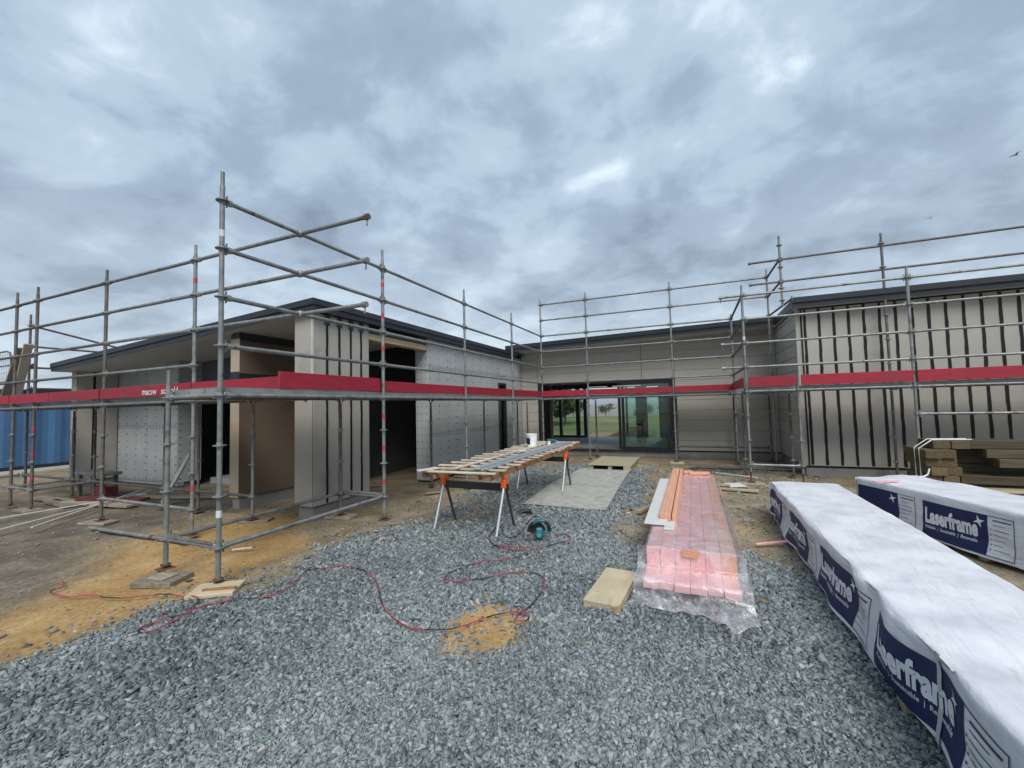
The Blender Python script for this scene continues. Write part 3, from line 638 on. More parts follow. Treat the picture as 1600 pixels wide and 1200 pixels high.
# courtyard (rear) roof, edge at y = 10.3
def zb(x): return 3.745+(x+1.37)*0.0232
def sl2(name, xa, xb, y0, y1, d0, d1, mat, parent):
    V = [(x, y, zb(x)+d) for x in (xa, xb) for y in (y0, y1) for d in (d0, d1)]
    return hp(name, MB().add(V, [(0, 4, 6, 2), (1, 3, 7, 5), (0, 1, 5, 4), (2, 6, 7, 3), (0, 2, 3, 1), (4, 5, 7, 6)]), mat, parent)
roofB = sl2('roof_rear', -1.45, 6.46, 10.31, 17.0, -0.02, 0.0, 'fascia', H)
sl2('fascia', -1.45, 6.46, 10.335, 10.36, -0.215, -0.021, 'fascia', roofB)
sl2('gutter', -1.46, 6.40, 10.30, 10.334, -0.11, 0.012, 'fascia', roofB)
sl2('soffit', -1.44, 6.56, 10.361, 11.06, -0.213, -0.198, 'soffit', roofB)
hp('fascia', MB().b2(-1.475, -1.452, 10.34, 12.5, 3.52, 3.755), 'fascia', roofB)
hp('roof_return', MB().b2(-9.4, -1.476, 11.25, 16.9, 3.45, 3.56), 'fascia', roofB)
roofR = hp('roof_right', MB().b2(6.49, 14.8, 8.17, 17.0, 3.915, 3.935), 'fascia')
hp('fascia', MB().b2(6.47, 14.8, 8.18, 8.205, 3.725, 3.913), 'fascia', roofR)
hp('gutter', MB().b2(6.46, 14.8, 8.145, 8.179, 3.83, 3.945), 'fascia', roofR)
hp('fascia', MB().b2(6.465, 6.488, 8.206, 10.6, 3.725, 3.914), 'fascia', roofR)
hp('soffit', MB().b2(6.489, 6.56, 8.206, 10.30, 3.727, 3.74).b2(6.561, 14.8, 8.206, 8.44, 3.742, 3.755), 'soffit', roofR)

# ------------------------------------------------------------------ scaffold
DZ = 1.894
TR = 0.0242
ros_me = None
def rosette_mesh():
    mb = MB(); mb.tube((0, 0, -0.005), (0, 0, 0.005), 0.061, 14)
    mb.tube((0, 0, -0.03), (0, 0, 0.03), 0.029, 10); return mb.mesh('rosette', 'galv', True)
ros_me = rosette_mesh()
std_cache = {}
def standard(S, x, y, kt, ktop_extra=0.29, zbase=0.04, kb=-3, mat='galv', ros=True, jack=True, jh=0.05):
    """an upright from the ground to rosette row kt, with its rosettes as sub-parts"""
    top = DZ+0.5*kt+ktop_extra
    mb = MB(); z0 = zbase+(jh if jack else 0.0)
    mb.tube((x, y, z0), (x, y, top-0.14), TR, 12); mb.tube((x, y, top-0.14), (x, y, top), 0.0195, 10)
    if jack:
        mb.cur = 1; mb.tube((x, y, zbase), (x, y, z0+0.05), 0.017, 8); mb.b2(x-.07, x+.07, y-.07, y+.07, zbase, zbase+.008); mb.tube((x, y, z0-.012), (x, y, z0), 0.05, 8)
    o = mb.build('standard', [mat, 'rust'], S, True)
    if ros:
        k = kb
        while k <= kt:
            link_mesh('rosette', ros_me, o, (x-origin_of(S)[0], y-origin_of(S)[1], DZ+0.5*k)); k += 1
    return o
def ledger(S, p0, p1, mat='galv', heads=True, name='ledger', r=TR):
    mb = MB(); p0 = Vector(p0); p1 = Vector(p1); d = (p1-p0).normalized(); a = p0+d*0.05; b_ = p1-d*0.05
    mb.tube(a, b_, r, 10)
    if heads:
        for (e_, s_) in ((p0, 1), (p1, -1)):
            mb.bar(e_+d*s_*0.03, e_+d*s_*0.10, 0.034, 0.062, 0.006); mb.bar(e_+d*s_*0.046+Vector((0, 0, -.055)), e_+d*s_*0.046+Vector((0, 0, .065)), 0.008, 0.022, 0, (1, 0, 0))
    return mb.build(name, mat, S, True)
plank_cache = {}
def plank(S, x0, x1, y0, y1, along):
    """a steel deck plank with folded edges, its top just above the ledgers"""
    mb = MB(); z1 = DZ+0.085; z0 = DZ+0.027
    mb.b2(x0, x1, y0, y1, z1-0.004, z1)
    if along == 'Y':
        mb.b2(x0, x0+0.006, y0, y1, z0, z1-.0045); mb.b2(x1-0.006, x1, y0, y1, z0, z1-.0045)
        mb.b2(x0+.0065, x1-.0065, y0+.001, y0+0.03, z0-.02, z1-.005); mb.b2(x0+.0065, x1-.0065, y1-0.03, y1-.001, z0-.02, z1-.005)
    else:
        mb.b2(x0, x1, y0, y0+0.006, z0, z1-.0045); mb.b2(x0, x1, y1-0.006, y1, z0, z1-.0045)
        mb.b2(x0+.001, x0+.03, y0+.0065, y1-.0065, z0-.02, z1-.005); mb.b2(x1-.03, x1-.001, y0+.0065, y1-.0065, z0-.02, z1-.005)
    return mb.build('deck_plank', 'deck_steel', S)
def toe(S, p0, p1, h=0.165, z=DZ+0.088):
    mb = MB(); mb.bar((p0[0], p0[1], z+h/2), (p1[0], p1[1], z+h/2), 0.036, h, 0.004); return mb.build('toe_board', 'red_paint', S)
def tape(o_std, x, y, z, mat='red_tape', h=0.07):
    S = o_std.parent
    return MB().tube((x, y, z-h/2), (x, y, z+h/2), TR+0.0022, 12).build('tape_band', mat, o_std, True)
def bands(std, x, y, zs, mat='red_tape'):
    for z in zs: tape(std, x, y, z, mat)
WD = 0.87
# A: along the left wing's courtyard side
SA = thing('scaffold', 'scaffold run along the grey left wing wall, its tall corner upright nearest the camera', 'scaffold', (0, 0, 0), 'scaffold runs round the courtyard')
AY = [0.0, 2.42, 4.96, 7.48, 9.84]
stA = []
for i, y in enumerate(AY):
    stA.append(standard(SA, 0, y, 4 if i < 4 else 6, 0.30 if i < 4 else .19, 0.045))
    if i > 0: standard(SA, -WD, y, -1, 0.44, 0.045, mat='galv_dull')
standard(SA, -WD, 0, 0, 0.30, 0.08)
bands(stA[1], 0, 2.42, [3.64, 3.15, 2.64, 1.60, 1.12, 0.62]); bands(stA[0], 0, 0, [0.72], 'white_tape'); bands(stA[0], 0, 0, [3.55], 'white_tape')
for i in range(4):
    a, b_ = AY[i], AY[i+1]
    for k in (1, 2, 3, 4): ledger(SA, (0, a, DZ+.5*k), (0, b_, DZ+.5*k))
    ledger(SA, (0, a, DZ), (0, b_, DZ)); ledger(SA, (-WD, a, DZ), (-WD, b_, DZ), 'galv_dull')
    if i == 0:
        ledger(SA, (0, a, DZ-1.5), (0, b_, DZ-1.5)); ledger(SA, (-WD, a, DZ-1.5), (-WD, b_, DZ-1.5))
    if i > 1: ledger(SA, (-WD, a, DZ-1.5), (-WD, b_, DZ-1.5), 'galv_dull')
    for j in range(3): plank(SA, -WD+0.045+.265*j, -WD+0.045+.265*j+.255, a+0.03, b_-0.03, 'Y')
for i, y in enumerate(AY):
    ledger(SA, (-WD, y, DZ), (0, y, DZ), name='transom')
    if i < 2:
        ledger(SA, (-WD, y, DZ-1.5), (0, y, DZ-1.5), name='transom')
        MB().b2(-WD+.06, -.06, y-.035, y-.027, DZ-1.5+.03, DZ-1.5+.06).build('transom_plate', 'galv', SA)
toe(SA, (-0.045, 0.68), (-0.045, 2.39), .20); toe(SA, (-0.045, 2.45), (-0.045, 3.78)); toe(SA, (-0.048, 3.79), (-0.048, 4.94)); toe(SA, (-0.045, 4.98), (-0.045, 7.46)); toe(SA, (-0.045, 7.5), (-0.045, 9.78))
# F: along the front, going left
SF = thing('scaffold', 'scaffold run across the front of the left wing, ending at the left picture edge', 'scaffold', (-5, 0.93, 0), 'scaffold runs round the courtyard')
FX = [-2.07, -4.42, -6.82, -7.67, -10.0]
stF = [standard(SF, x, 0.93, 4, 0.22 if i < 2 else .26, 0.045, mat='galv_dull' if i else 'galv') for i, x in enumerate(FX)]
for x in FX[1:4]: standard(SF, x, 1.80, -1, 0.44, 0.045, mat='galv_dull')
standard(SF, -2.07, 1.80, -1, 0.44, 0.045, mat='galv'); standard(SF, -3.55, 1.86, -1, 0.44, 0.045, mat='galv_dull')
bands(stF[0], -2.07, .93, [3.6, 0.68]); bands(stF[2], FX[2], .93, [1.5, 1.05, .6]); bands(stF[3], FX[3], .93, [0.42])
for i in range(4):
    a, b_ = FX[i], FX[i+1]
    for k in (1, 2, 3, 4): ledger(SF, (a, .93, DZ+.5*k), (b_, .93, DZ+.5*k), 'galv' if i < 1 else 'galv_dull')
    ledger(SF, (a, .93, DZ), (b_, .93, DZ)); ledger(SF, (a, 1.8, DZ), (b_, 1.8, DZ), 'galv_dull')
    ledger(SF, (a, 1.8, DZ-1.5), (b_, 1.8, DZ-1.5), 'galv_dull')
    if i in (0, 2, 3): ledger(SF, (a, .93, DZ-1.5), (b_, .93, DZ-1.5), 'galv')
    for j in range(3): plank(SF, b_+.03, a-.03, .975+.265*j, .975+.265*j+.255, 'X')
for x in FX:
    ledger(SF, (x, .93, DZ), (x, 1.8, DZ), name='transom')
    if x < -6: ledger(SF, (x, .93, DZ-1.5), (x, 1.8, DZ-1.5), name='transom')
for j in range(3): plank(SF, -2.04, -.89, .975+.265*j, .975+.265*j+.255, 'X')
ledger(SF, (-2.07, .93, DZ), (-.87, .93, DZ), 'galv'); ledger(SF, (-2.07, 1.8, DZ), (-.87, 1.8, DZ), 'galv')
def over(S, k, xe):
    mb = MB(); z = DZ+.5*k; mb.tube((-2.02, .93, z), (xe, .93, z), TR, 10); mb.tube((xe-.03, .93, z), (xe+.03, .93, z), .036, 8); mb.tube((xe, .93, z-.10), (xe+.01, .93, z-.0), .011, 6, .006)
    mb.box((0.0, .93, z), (.09, .07, .075), .012); mb.bar((-2.03, .93, z), (-1.94, .93, z), .034, .062, .006)
    return mb.build('ledger', 'galv', S, True)
over(SF, 4, 1.05); over(SF, 3, 1.03); over(SF, 2, 1.01)
toe(SF, (-2.03, .885), (-4.39, .885)); toe(SF, (-4.45, .885), (-6.1, .885)); toe(SF, (-6.11, .882), (-7.64, .882)); toe(SF, (-7.7, .885), (-10.08, .885)); toe(SF, (-2.0, .885), (-0.12, .885))
# second lift behind, far left, with access boards
SL = thing('scaffold', 'far scaffold round the left wing end with two leaning access boards and mesh panel', 'scaffold', (-10.0, 3.0, 0), 'scaffold runs round the courtyard')
for (y, kt) in ((1.86, 4), (4.3, 3), (6.7, 3)): standard(SL, -10.0, y, kt, .26, 0, mat='galv_dull', jack=False)
for (ya, yb) in ((1.86, 4.3), (4.3, 6.7)):
    for k in ((1, 2, 3, 4) if ya < 2 else (1, 2, 3)): ledger(SL, (-10.0, ya, DZ+.5*k), (-10.0, yb, DZ+.5*k - (.5 if k == 4 else 0)), 'galv_dull')
for k in (2.1, 2.5): MB().tube((-10.25, 1.86, DZ+.5*k), (-9.75, 1.86, DZ+.5*k), .034, 8).build('coupler', 'galv_dull', SL, True)
for (xa, za_, xb, zb_) in ((-9.80, 2.0, -8.93, 3.22), (-9.16, 2.0, -8.62, 3.28)):
    MB().bar((xa, 1.4, za_), (xb, 1.4, zb_), .045, .14, .005, (0, 1, 0)).build('access_board', 'weathered', SL)
gp = MB(); gp.path([(-13.0, 1.9, 2.0), (-13.0, 1.9, 3.2), (-12.9, 1.9, 3.33), (-12.75, 1.9, 3.38), (-11.35, 1.9, 3.38), (-11.18, 1.9, 3.33), (-11.1, 1.9, 3.2), (-11.1, 1.9, 2.0)], .022, 8); gp.tube((-13.0, 1.9, 3.02), (-11.1, 1.9, 3.02), .014, 6).tube((-13.0, 1.9, 2.62), (-11.1, 1.9, 2.62), .014, 6)
GPN = gp.build('guard_panel', 'galv_dull', SL, True)
gp = MB()
for k in range(19): gp.tube((-12.95+.1*k, 1.906, 2.0), (-12.95+.1*k, 1.906, 3.36), .003, 4)
for k in range(9): gp.tube((-13.0, 1.91, 2.1+.15*k), (-11.1, 1.91, 2.1+.15*k), .003, 4)
o = gp.build('mesh_wires', 'galv_dull', GPN); o['kind'] = 'stuff'
# B: along the rear wall
SB = thing('scaffold', 'scaffold run across the rear wall in front of the sliding glass door', 'scaffold', (3, 9.84, 0), 'scaffold runs round the courtyard')
BX = [0.0, 1.46, 3.87, 5.38, 6.25]; B0 = 9.84
for i, x in enumerate(BX[1:]):
    standard(SB, x, B0, 6 if x != 5.38 else 4, .22 if x != 5.38 else .12, 0.05, mat='galv')
for i, x in enumerate(BX):
    standard(SB, x+(0.03 if i else -0.87), 10.71, -1, .44, 0.05, mat='galv_dull')
for i in range(4):
    a, b_ = BX[i], BX[i+1]
    for k in (1, 2, 3, 4): 
        if i < 3: ledger(SB, (a, B0, DZ+.5*k), (b_, B0, DZ+.5*k), 'galv')
    ledger(SB, (a, B0, DZ), (b_, B0, DZ)); ledger(SB, (a, 10.71, DZ), (b_, 10.71, DZ), 'galv_dull')
    if i > 1: ledger(SB, (a, 10.71, DZ-1.5), (b_, 10.71, DZ-1.5), 'galv_dull')
    for j in range(3): plank(SB, a+.03, b_-.03, 9.885+.265*j, 9.885+.265*j+.255, 'X')
for k in (5, 6):
    ledger(SB, (0, B0, DZ+.5*k), (1.46, B0, DZ+.5*k)); ledger(SB, (1.46, B0, DZ+.5*k), (3.87, B0, DZ+.5*k)); ledger(SB, (3.87, B0, DZ+.5*k), (6.25, B0, DZ+.5*k))
for x in BX: ledger(SB, (x, B0, DZ), (x, 10.71, DZ), name='transom')
toe(SB, (0.03, B0-.045), (1.43, B0-.045)); toe(SB, (1.49, B0-.045), (3.84, B0-.045)); toe(SB, (3.9, B0-.045), (5.33, B0-.045))
MB().b2(1.5, 2.05, B0-.08, B0-.068, DZ+.31, DZ+.325).b2(2.2, 3.0, B0-.08, B0-.068, DZ+.31, DZ+.325).build('edge_trim', 'white_tape', SB)
# R: along the right wing
SR = thing('scaffold', 'scaffold run along the black-striped right wing with two lifts of top rails', 'scaffold', (8, 7.17, 0), 'scaffold runs round the courtyard')
R0 = 7.17; RX = [5.38, 6.28, 8.06, 10.46, 12.86]; RI = 8.06
for i, x in enumerate(RX):
    standard(SR, x, R0, 4 if i != 1 else 0, .22 if i != 1 else .16, 0.05, mat='galv', jh=.2)
bands(SR.children[0], 5.38, R0, [3.0], 'white_tape')
for i, x in enumerate([5.38, 6.28, 8.08, 10.46, 12.86]):
    if i >= 2: standard(SR, x, RI+.15, 6, .22, .05, mat='galv_dull')
    else: standard(SR, x, RI, -1, .44, .05, mat='galv_dull')
o = MB().tube((6.28, RI+.15, DZ+1.9), (6.28, RI+.15, DZ+3.48), TR, 12).build('standard', 'galv', SR, True)
for k in (4.05, 4.6, 5.55, 6.55): link_mesh('rosette', ros_me, o, (6.28-8, RI+.15-7.17, DZ+.5*k))
for i in range(4):
    a, b_ = RX[i], RX[i+1]
    if i > 0: 
        for k in (1, 2, 3, 4):
            ledger(SR, (5.38 if i == 1 else a, R0, DZ+.5*k), (b_, R0, DZ+.5*k))
    ledger(SR, (a, R0, DZ), (b_, R0, DZ)); ledger(SR, (a, RI, DZ), (b_, RI, DZ), 'galv_dull')
    if i == 0: ledger(SR, (a, R0, DZ-1.5), (b_, R0, DZ-1.5))
    if i >= 2: ledger(SR, (a, R0, DZ-.5), (b_, R0, DZ-.5))
    for j in range(3): plank(SR, a+.03, b_-.03, 7.215+.265*j, 7.215+.265*j+.255, 'X')
for x in RX: ledger(SR, (x, R0, DZ), (x, RI, DZ), name='transom')
for k in (1, 3, 4, 2):
    if k != 3:
        mb = MB(); z = DZ+.5*k; mb.tube((5.33, R0, z), (4.98, R0, z), TR, 10); mb.tube((4.95, R0, z), (5.01, R0, z), .036, 8); mb.tube((4.98, R0, z-.11), (4.985, R0, z), .010, 6); mb.build('ledger', 'galv', SR, True)
    ledger(SR, (5.38, R0, DZ+.5*k), (5.38, B0, DZ+.5*k), 'galv_dull')
for k, xe in ((6, 5.68), (5, 5.68)):
    z = DZ+.5*k
    MB().tube((xe, RI+.15, z-.05), (14.5, RI+.15, z-.05), TR, 10).tube((xe-.03, RI+.15, z-.05), (xe+.03, RI+.15, z-.05), .034, 8).box((6.28, RI+.15, z-.05), (.10, .08, .09), .015).build('ledger', 'galv_dull', SR, True)
    ledger(SR, (6.26, RI+.12, z-.06), (6.25, B0, z-.02), 'galv_dull')
ledger(SR, (6.45, RI+.0, DZ+2.02), (6.25, B0, DZ+1.98), 'galv_dull')
toe(SR, (5.43, R0-.045), (6.24, R0-.045), .205); toe(SR, (6.33, R0-.045), (8.03, R0-.045), .205); toe(SR, (8.09, R0-.045), (10.43, R0-.045), .205); toe(SR, (10.49, R0-.045), (12.83, R0-.045), .205)
toe(SR, (5.34, 7.3), (5.34, 9.75), .2)

# ------------------------------------------------------------------ text helper
def text_mesh_data(body, size, xs=1.0, bold=0.0):
    cu = bpy.data.curves.new('t', 'FONT'); cu.body = body; cu.size = size; cu.offset = bold; cu.resolution_u = 3; cu.fill_mode = 'FRONT'
    ob = bpy.data.objects.new('t', cu); COL.objects.link(ob); dg = bpy.context.evaluated_depsgraph_get()
    me = bpy.data.meshes.new_from_object(ob.evaluated_get(dg)); bpy.data.objects.remove(ob); bpy.data.curves.remove(cu)
    V = np.array([v_.co[:] for v_ in me.vertices]); Fc = [tuple(p.vertices) for p in me.polygons]; bpy.data.meshes.remove(me)
    V[:, 0] *= xs; V[:, 0] -= V[:, 0].min(); return V, Fc
V, Fc = text_mesh_data('macsw', 0.135, 1.0, 0.002)
wtx = V[:, 0].max()
MB().add([(-3.20+p[0], .885-.0205, DZ+.118+p[1]) for p in V], Fc).build('lettering', 'white_tape', SF)
V, Fc = text_mesh_data('scaffold', 0.135, 1.0, 0.002)
MB().add([(-2.72+p[0], .885-.0205, DZ+.118+p[1]) for p in V], Fc).build('lettering', 'white_tape', SF)

# ------------------------------------------------------------------ wrapped timber packs
def wrapped_pack(name, label, Lh, wd, z0, z1, seed, loc, rz, phase, pinch=None, pr=(1.31, .88, .29, .018, .345)):
    """local axes: y along the pack (0 = far end, negative towards the camera), x across"""
    T = thing(name, label, 'timber pack', loc, 'white wrapped timber packs', rz)
    g = np.random.default_rng(seed)
    ns, nt_ = 260, 90
    s = np.linspace(0, 1, ns); hgt = z1-z0; per = hgt*2+wd
    t = np.linspace(0, per, nt_)
    def surf(S, Tt, off=0.0):
        """S metres from the far end, Tt metres along the girth from the bottom left edge"""
        S = np.asarray(S, float); Tt = np.asarray(Tt, float)
        a = np.clip(Tt, 0, hgt); b_ = np.clip(Tt-hgt, 0, wd); c_ = np.clip(Tt-hgt-wd, 0, hgt)
        x = -wd/2+b_; z = z0+a-c_; nx = np.where(Tt < hgt, -1.0, np.where(Tt > hgt+wd, 1.0, 0.0)); nz = np.where((Tt >= hgt) & (Tt <= hgt+wd), 1.0, 0.0)
        # rounded shoulders
        rr = 0.035
        for (tt, sx) in ((hgt, -1), (hgt+wd, 1)):
            q = np.clip(1-abs(Tt-tt)/rr, 0, 1); x = x-sx*q*rr*0.30; z = z-q*rr*0.30
        wr = 0.015*(fbm(S*1.3+seed, Tt*3.0, seed, 3)-.5)*2+0.012*(fbm(S*4.0, Tt*5.0+seed, seed+3, 3)-.5)*2
        fold = 0.018*np.sin(S*7+Tt*9+3*fbm(S, Tt*2, seed+9, 2)*3)*sstep(fbm(S*.8, Tt*.8, seed+5, 2), .45, .7)
        low = np.clip(1-np.minimum(Tt, per-Tt)/0.16, 0, 1)           # skirts flare and ripple at the bottom
        d = wr+fold+low*(0.03+0.045*np.sin(S*3.1+seed)*fbm(S*2, Tt*0+1, seed+7, 2))
        ss = S.copy()
        if pinch is not None:
            pk = np.exp(-((S-pinch)/0.16)**2); d = d-0.035*pk*(nz*.6+abs(nx)); z = z-0.012*pk*nz
            d = d+0.05*np.exp(-((S-pinch+0.42)/0.22)**2)*abs(nx)*np.sin(np.clip(a/hgt, 0, 1)*3.14)
        x = x+nx*(d+off); z = z+nz*(d*0.7+off)
        z = np.where(Tt < 1e-6, z, z)
        return np.stack([x, -ss, z], -1)
    SS, TT = np.meshgrid(s*Lh, t, indexing='ij'); P = surf(SS, TT)
    # far end tucked in
    wrap = grid_obj('wrap', P, 'wrap_white', T)
    for (sgn, e_) in ((0, 0.0), (1, Lh)):
        u = np.linspace(-wd/2, wd/2, 24); zz = np.linspace(z0, z1, 12); UU, ZZ = np.meshgrid(u, zz, indexing='ij')
        yy_ = -e_+(0.012 if sgn == 0 else -.012)+0.05*(fbm(UU*3+seed, ZZ*6, seed, 3)-.5)
        o_ = grid_obj('wrap_end', np.dstack([UU, yy_, ZZ-0.012]), 'wrap_white', T)
    for k in range(7): MB().b2(-wd/2+.05+k*(wd-.1)/7, -wd/2+.05+(k+1)*(wd-.1)/7-.005, -Lh+.05, -.05, z0+.02, z1-.09).build('board', 'pink_timber', T, origin=(0, 0, 0))
    for yb in np.arange(-0.4, -Lh, -1.3): MB().b2(-wd/2-.02, wd/2+.02, yb-.05, yb+.05, 0.0, z0+.015, .004).build('bearer', 'weathered', T, origin=(0, 0, 0))
    # print: navy panel + info panel, repeated; side A (left)
    PS, PN, PI_, T0, T1 = pr; PH = T1-T0
    def warp(S, Tt):
        if pinch is None: return Tt+.006*np.sin(S*4)
        k = np.exp(-((S-pinch)/.5)**2); return np.clip(Tt+k*.022*np.sin((S-pinch)*7+1)+.006*np.sin(S*4), .004, hgt-.01)
    def mapped(V, Fc, s0, t0, off, mat, nm, sx=1.0, sy=1.0):
        a_ = s0+V[:, 0]*sx; pts = surf(a_, np.clip(warp(a_, t0+V[:, 1]*sy), 0.005, hgt-.004), off)
        mb_ = MB(); mb_.add(pts.tolist(), Fc); return mb_.build(nm, mat, T, origin=(0, 0, 0))
    def rect(sa, sb, ta, tb, off, mat, nm, nu=22, nv=10):
        A, B = np.meshgrid(np.linspace(sa, sb, nu), np.linspace(ta, tb, nv), indexing='ij'); return grid_obj(nm, surf(A, warp(A, B), off), mat, T)
    LV, LF = text_mesh_data('Laserframe', 1.0, 1.0, 0.045); LV[:, 0] /= LV[:, 0].max(); LV[:, 1] /= .73
    RV, RF = text_mesh_data('Reliable  |  Sustainable  |  Renewable', 1.0, 1.0, 0.01); RV[:, 0] /= RV[:, 0].max(); RV[:, 1] /= .73
    st = phase-PS
    while st < Lh:
        a, b_ = max(st, .02), min(st+PN, Lh-.02); c_ = min(st+PN+PI_, Lh-.02)
        if b_ > a+.03: rect(a, b_, T0, T1, .0035, 'wrap_navy', 'navy_print', 40, 14)
        if st > -.25 and st+PN < Lh:
            cut = max(0, -st/PN)
            if st > 0:
                mapped(LV, LF, st+.05*PN, T0+PH*.41, .0075, 'print_white', 'lettering', .82*PN, PH*.42); mapped(RV, RF, st+.06*PN, T0+PH*.25, .0075, 'print_white', 'lettering', .80*PN, PH*.085)
            star = np.array([(math.cos(i*math.pi/4+.3)*(.16 if i % 2 == 0 else .05)*PH, math.sin(i*math.pi/4+.3)*(.16 if i % 2 == 0 else .05)*PH) for i in range(8)])
            mapped(np.column_stack([star, star[:, 0]*0]), [tuple(range(8))], st+.89*PN, T0+PH*.80, .0075, 'print_white', 'logo_star')
        i0_ = st+PN
        if c_ > max(i0_, .02)+.03 and i0_ > 0:
            for (q0, q1, r0, r1) in ((i0_, c_, T0, T0+.007), (i0_, c_, T1-.007, T1), (c_-.007, c_, T0+.007, T1-.007)): rect(q0, q1, r0, r1, .0035, 'wrap_ink', 'print_border', 12, 6)
            for i_, (ln, tk) in enumerate(((.70, .012), (.45, .005), (.60, .005), (.55, .005), (.40, .005), (.35, .005), (.62, .004))):
                ln *= PI_; zz = T1-.035-(PH-.06)/7*i_
                if i0_+.06+ln < Lh: rect(i0_+.05, i0_+.05+ln, zz-tk, zz, .0035, 'wrap_ink', 'print_line', 6, 3)
                if i_ > 1 and i0_+.06 < Lh: rect(i0_+.02, i0_+.032, zz-.010, zz+.002, .0035, 'wrap_ink', 'print_dot', 3, 3)
        st += PS
    if pinch is not None:
        tt = np.linspace(0.0, hgt+.03, 30); A, B = np.meshgrid(np.linspace(pinch-.018, pinch+.018, 4), tt, indexing='ij'); grid_obj('strap', surf(A, B, .008), 'strap_grey', T)
    return T
P1 = wrapped_pack('timber_pack', 'long white-wrapped timber pack with navy print, nearest the camera at lower right', 6.0, 0.86, 0.06, 0.50, 4, (5.78, 4.62, 0), 0.0, 0.07, pinch=4.62)
P2 = wrapped_pack('timber_pack', 'white-wrapped timber pack with navy print behind the nearest one, set at an angle', 4.2, 0.86, 0.05, 0.575, 9, (6.88, 5.02, 0), R(20), -0.06, pr=(1.08, .74, .24, .02, .425))

# ------------------------------------------------------------------ pink timber under clear film
TP = thing('timber_stack', 'low stack of pink boards wrapped in crinkled clear plastic film', 'timber stack', (4.27, 3.5, 0))
g = random.Random(3)
for r_, (zb0, hh, y0) in enumerate(((0.150, .060, 1.08), (.211, .170, 1.42))):
    for c_ in range(6):
        w_ = 0.1245; xa = 3.895+c_*w_; dy = g.uniform(-.02, .02)
        MB().b2(xa+.001, xa+w_-.002, y0+dy, 5.78+g.uniform(-.06, .04), zb0, zb0+hh-.002, .003).build('board', 'pink_timber' if g.random() < .93 else 'orange_timber', TP)
for y in (1.6, 3.2, 5.2): MB().b2(3.88, 4.67, y-.05, y+.05, -.02, .148, .003).build('bearer', 'weathered', TP)
def film_sheet():
    xl, xr, zt = 3.88, 4.655, 0.388
    prof = [(-.07, .02), (-.045, .10), (-.025, .2), (-.012, .30), (0.0, zt-.008), (.03, zt)]
    pts = [(xl+a, z) for a, z in prof]+[(xl+.05+(xr-xl-.10)*i/26, zt+.003) for i in range(27)]+[(xr-a, z) for a, z in prof[::-1]]
    pts = np.array(pts); ysf = np.concatenate([np.linspace(1.395, 5.8, 90)])
    P = np.zeros((len(ysf), len(pts), 3))
    for i, y in enumerate(ysf):
        side = np.clip((zt-pts[:, 1])/zt, 0, 1); sg = np.sign(pts[:, 0]-(xl+xr)/2)
        bulge = side*(0.015+0.075*fbm(np.full(len(pts), y*1.9), sg*3+5, 4, 3))*np.where(sg > 0, 1.3, .8)
        P[i, :, 0] = pts[:, 0]+sg*bulge+.015*(fbm(pts[:, 0]*6, np.full(len(pts), y*5), 6, 3)-.5)*side
        P[i, :, 1] = y; P[i, :, 2] = np.maximum(pts[:, 1]+.005+.004*np.sin(pts[:, 0]*23+2.0*np.sin(y*2.1))*np.sin(y*5.3+pts[:, 0]*7)*(1-side), .012)
    grid_obj('film', P-np.array([4.27, 3.5, 0]), 'film', TP)
    # the front: down the end grain, over the lower step, then spilling on the gravel
    nx = 44; xs_ = np.linspace(xl-.06, xr+.06, nx)
    stp = [(1.398, zt+.006), (1.392, .30), (1.385, .235), (1.32, .222), (1.20, .223), (1.07, .222), (1.052, .19), (1.04, .13), (1.02, .085), (.985, .055), (.95, .03)]
    Q = np.zeros((nx, 41, 3)); tt = np.linspace(0, len(stp)-1, 41); ya = np.interp(tt, range(len(stp)), [p[0] for p in stp]); zz = np.interp(tt, range(len(stp)), [p[1] for p in stp])
    for i, x in enumerate(xs_):
        u = i/(nx-1); tail = np.exp(-((u-.80)/.15)**2)*.20
        k = sstep(tt, 6.5, 10); nz_ = fbm(np.full(41, x*9), tt*.7, 12, 3)
        Q[i, :, 0] = x+(nz_-.5)*.03+k*(.05*(u-.5)); Q[i, :, 1] = ya-k*tail-k*.03*nz_; Q[i, :, 2] = np.maximum(zz+.014*nz_+k*(.03+.30*tail)*nz_*(1.2-.4*np.sin(u*40)), .03)
    grid_obj('film', Q-np.array([4.27, 3.5, 0]), 'film', TP)
film_sheet()
MB().b2(4.20, 4.34, 1.386, 1.394, .335, .40).build('end_tag', 'orange_timber', TP)
def loose(name, mb, mat, label, cat, group=None, smooth=False):
    o_ = centred(name, mb, mat, None, smooth); setp(o_, label, cat, group); return o_
loose('beam', MB().box((4.015, 4.0, .445), (.115, 3.45, .075), .004), 'orange_timber', 'long orange pine beam lying on the left edge of the film-wrapped stack', 'beam')
loose('beam', MB().box((4.105, 4.05, .434), (.045, 3.5, .075), .004), 'orange_timber', 'thin orange pine batten beside the wider beam on the film-wrapped stack', 'batten')
loose('weatherboard_length', MB().bar((3.925, 2.08, .415), (3.90, 4.9, .415), .23, .016, .003), 'primed_white', 'wide primed white board under the orange beam on the wrapped stack', 'board')
loose('weatherboard_length', MB().bar((4.065, 1.98, .399), (4.06, 4.6, .399), .10, .012, .003), 'primed_white', 'narrow primed white board beside the wide one on the wrapped stack', 'board')
loose('offcut', MB().box((4.40, 5.60, .425), (.34, .06, .05), .004, Matrix.Rotation(R(12), 3, 'Z')), 'orange_timber', 'orange timber offcut lying across the far end of the wrapped stack', 'offcut')
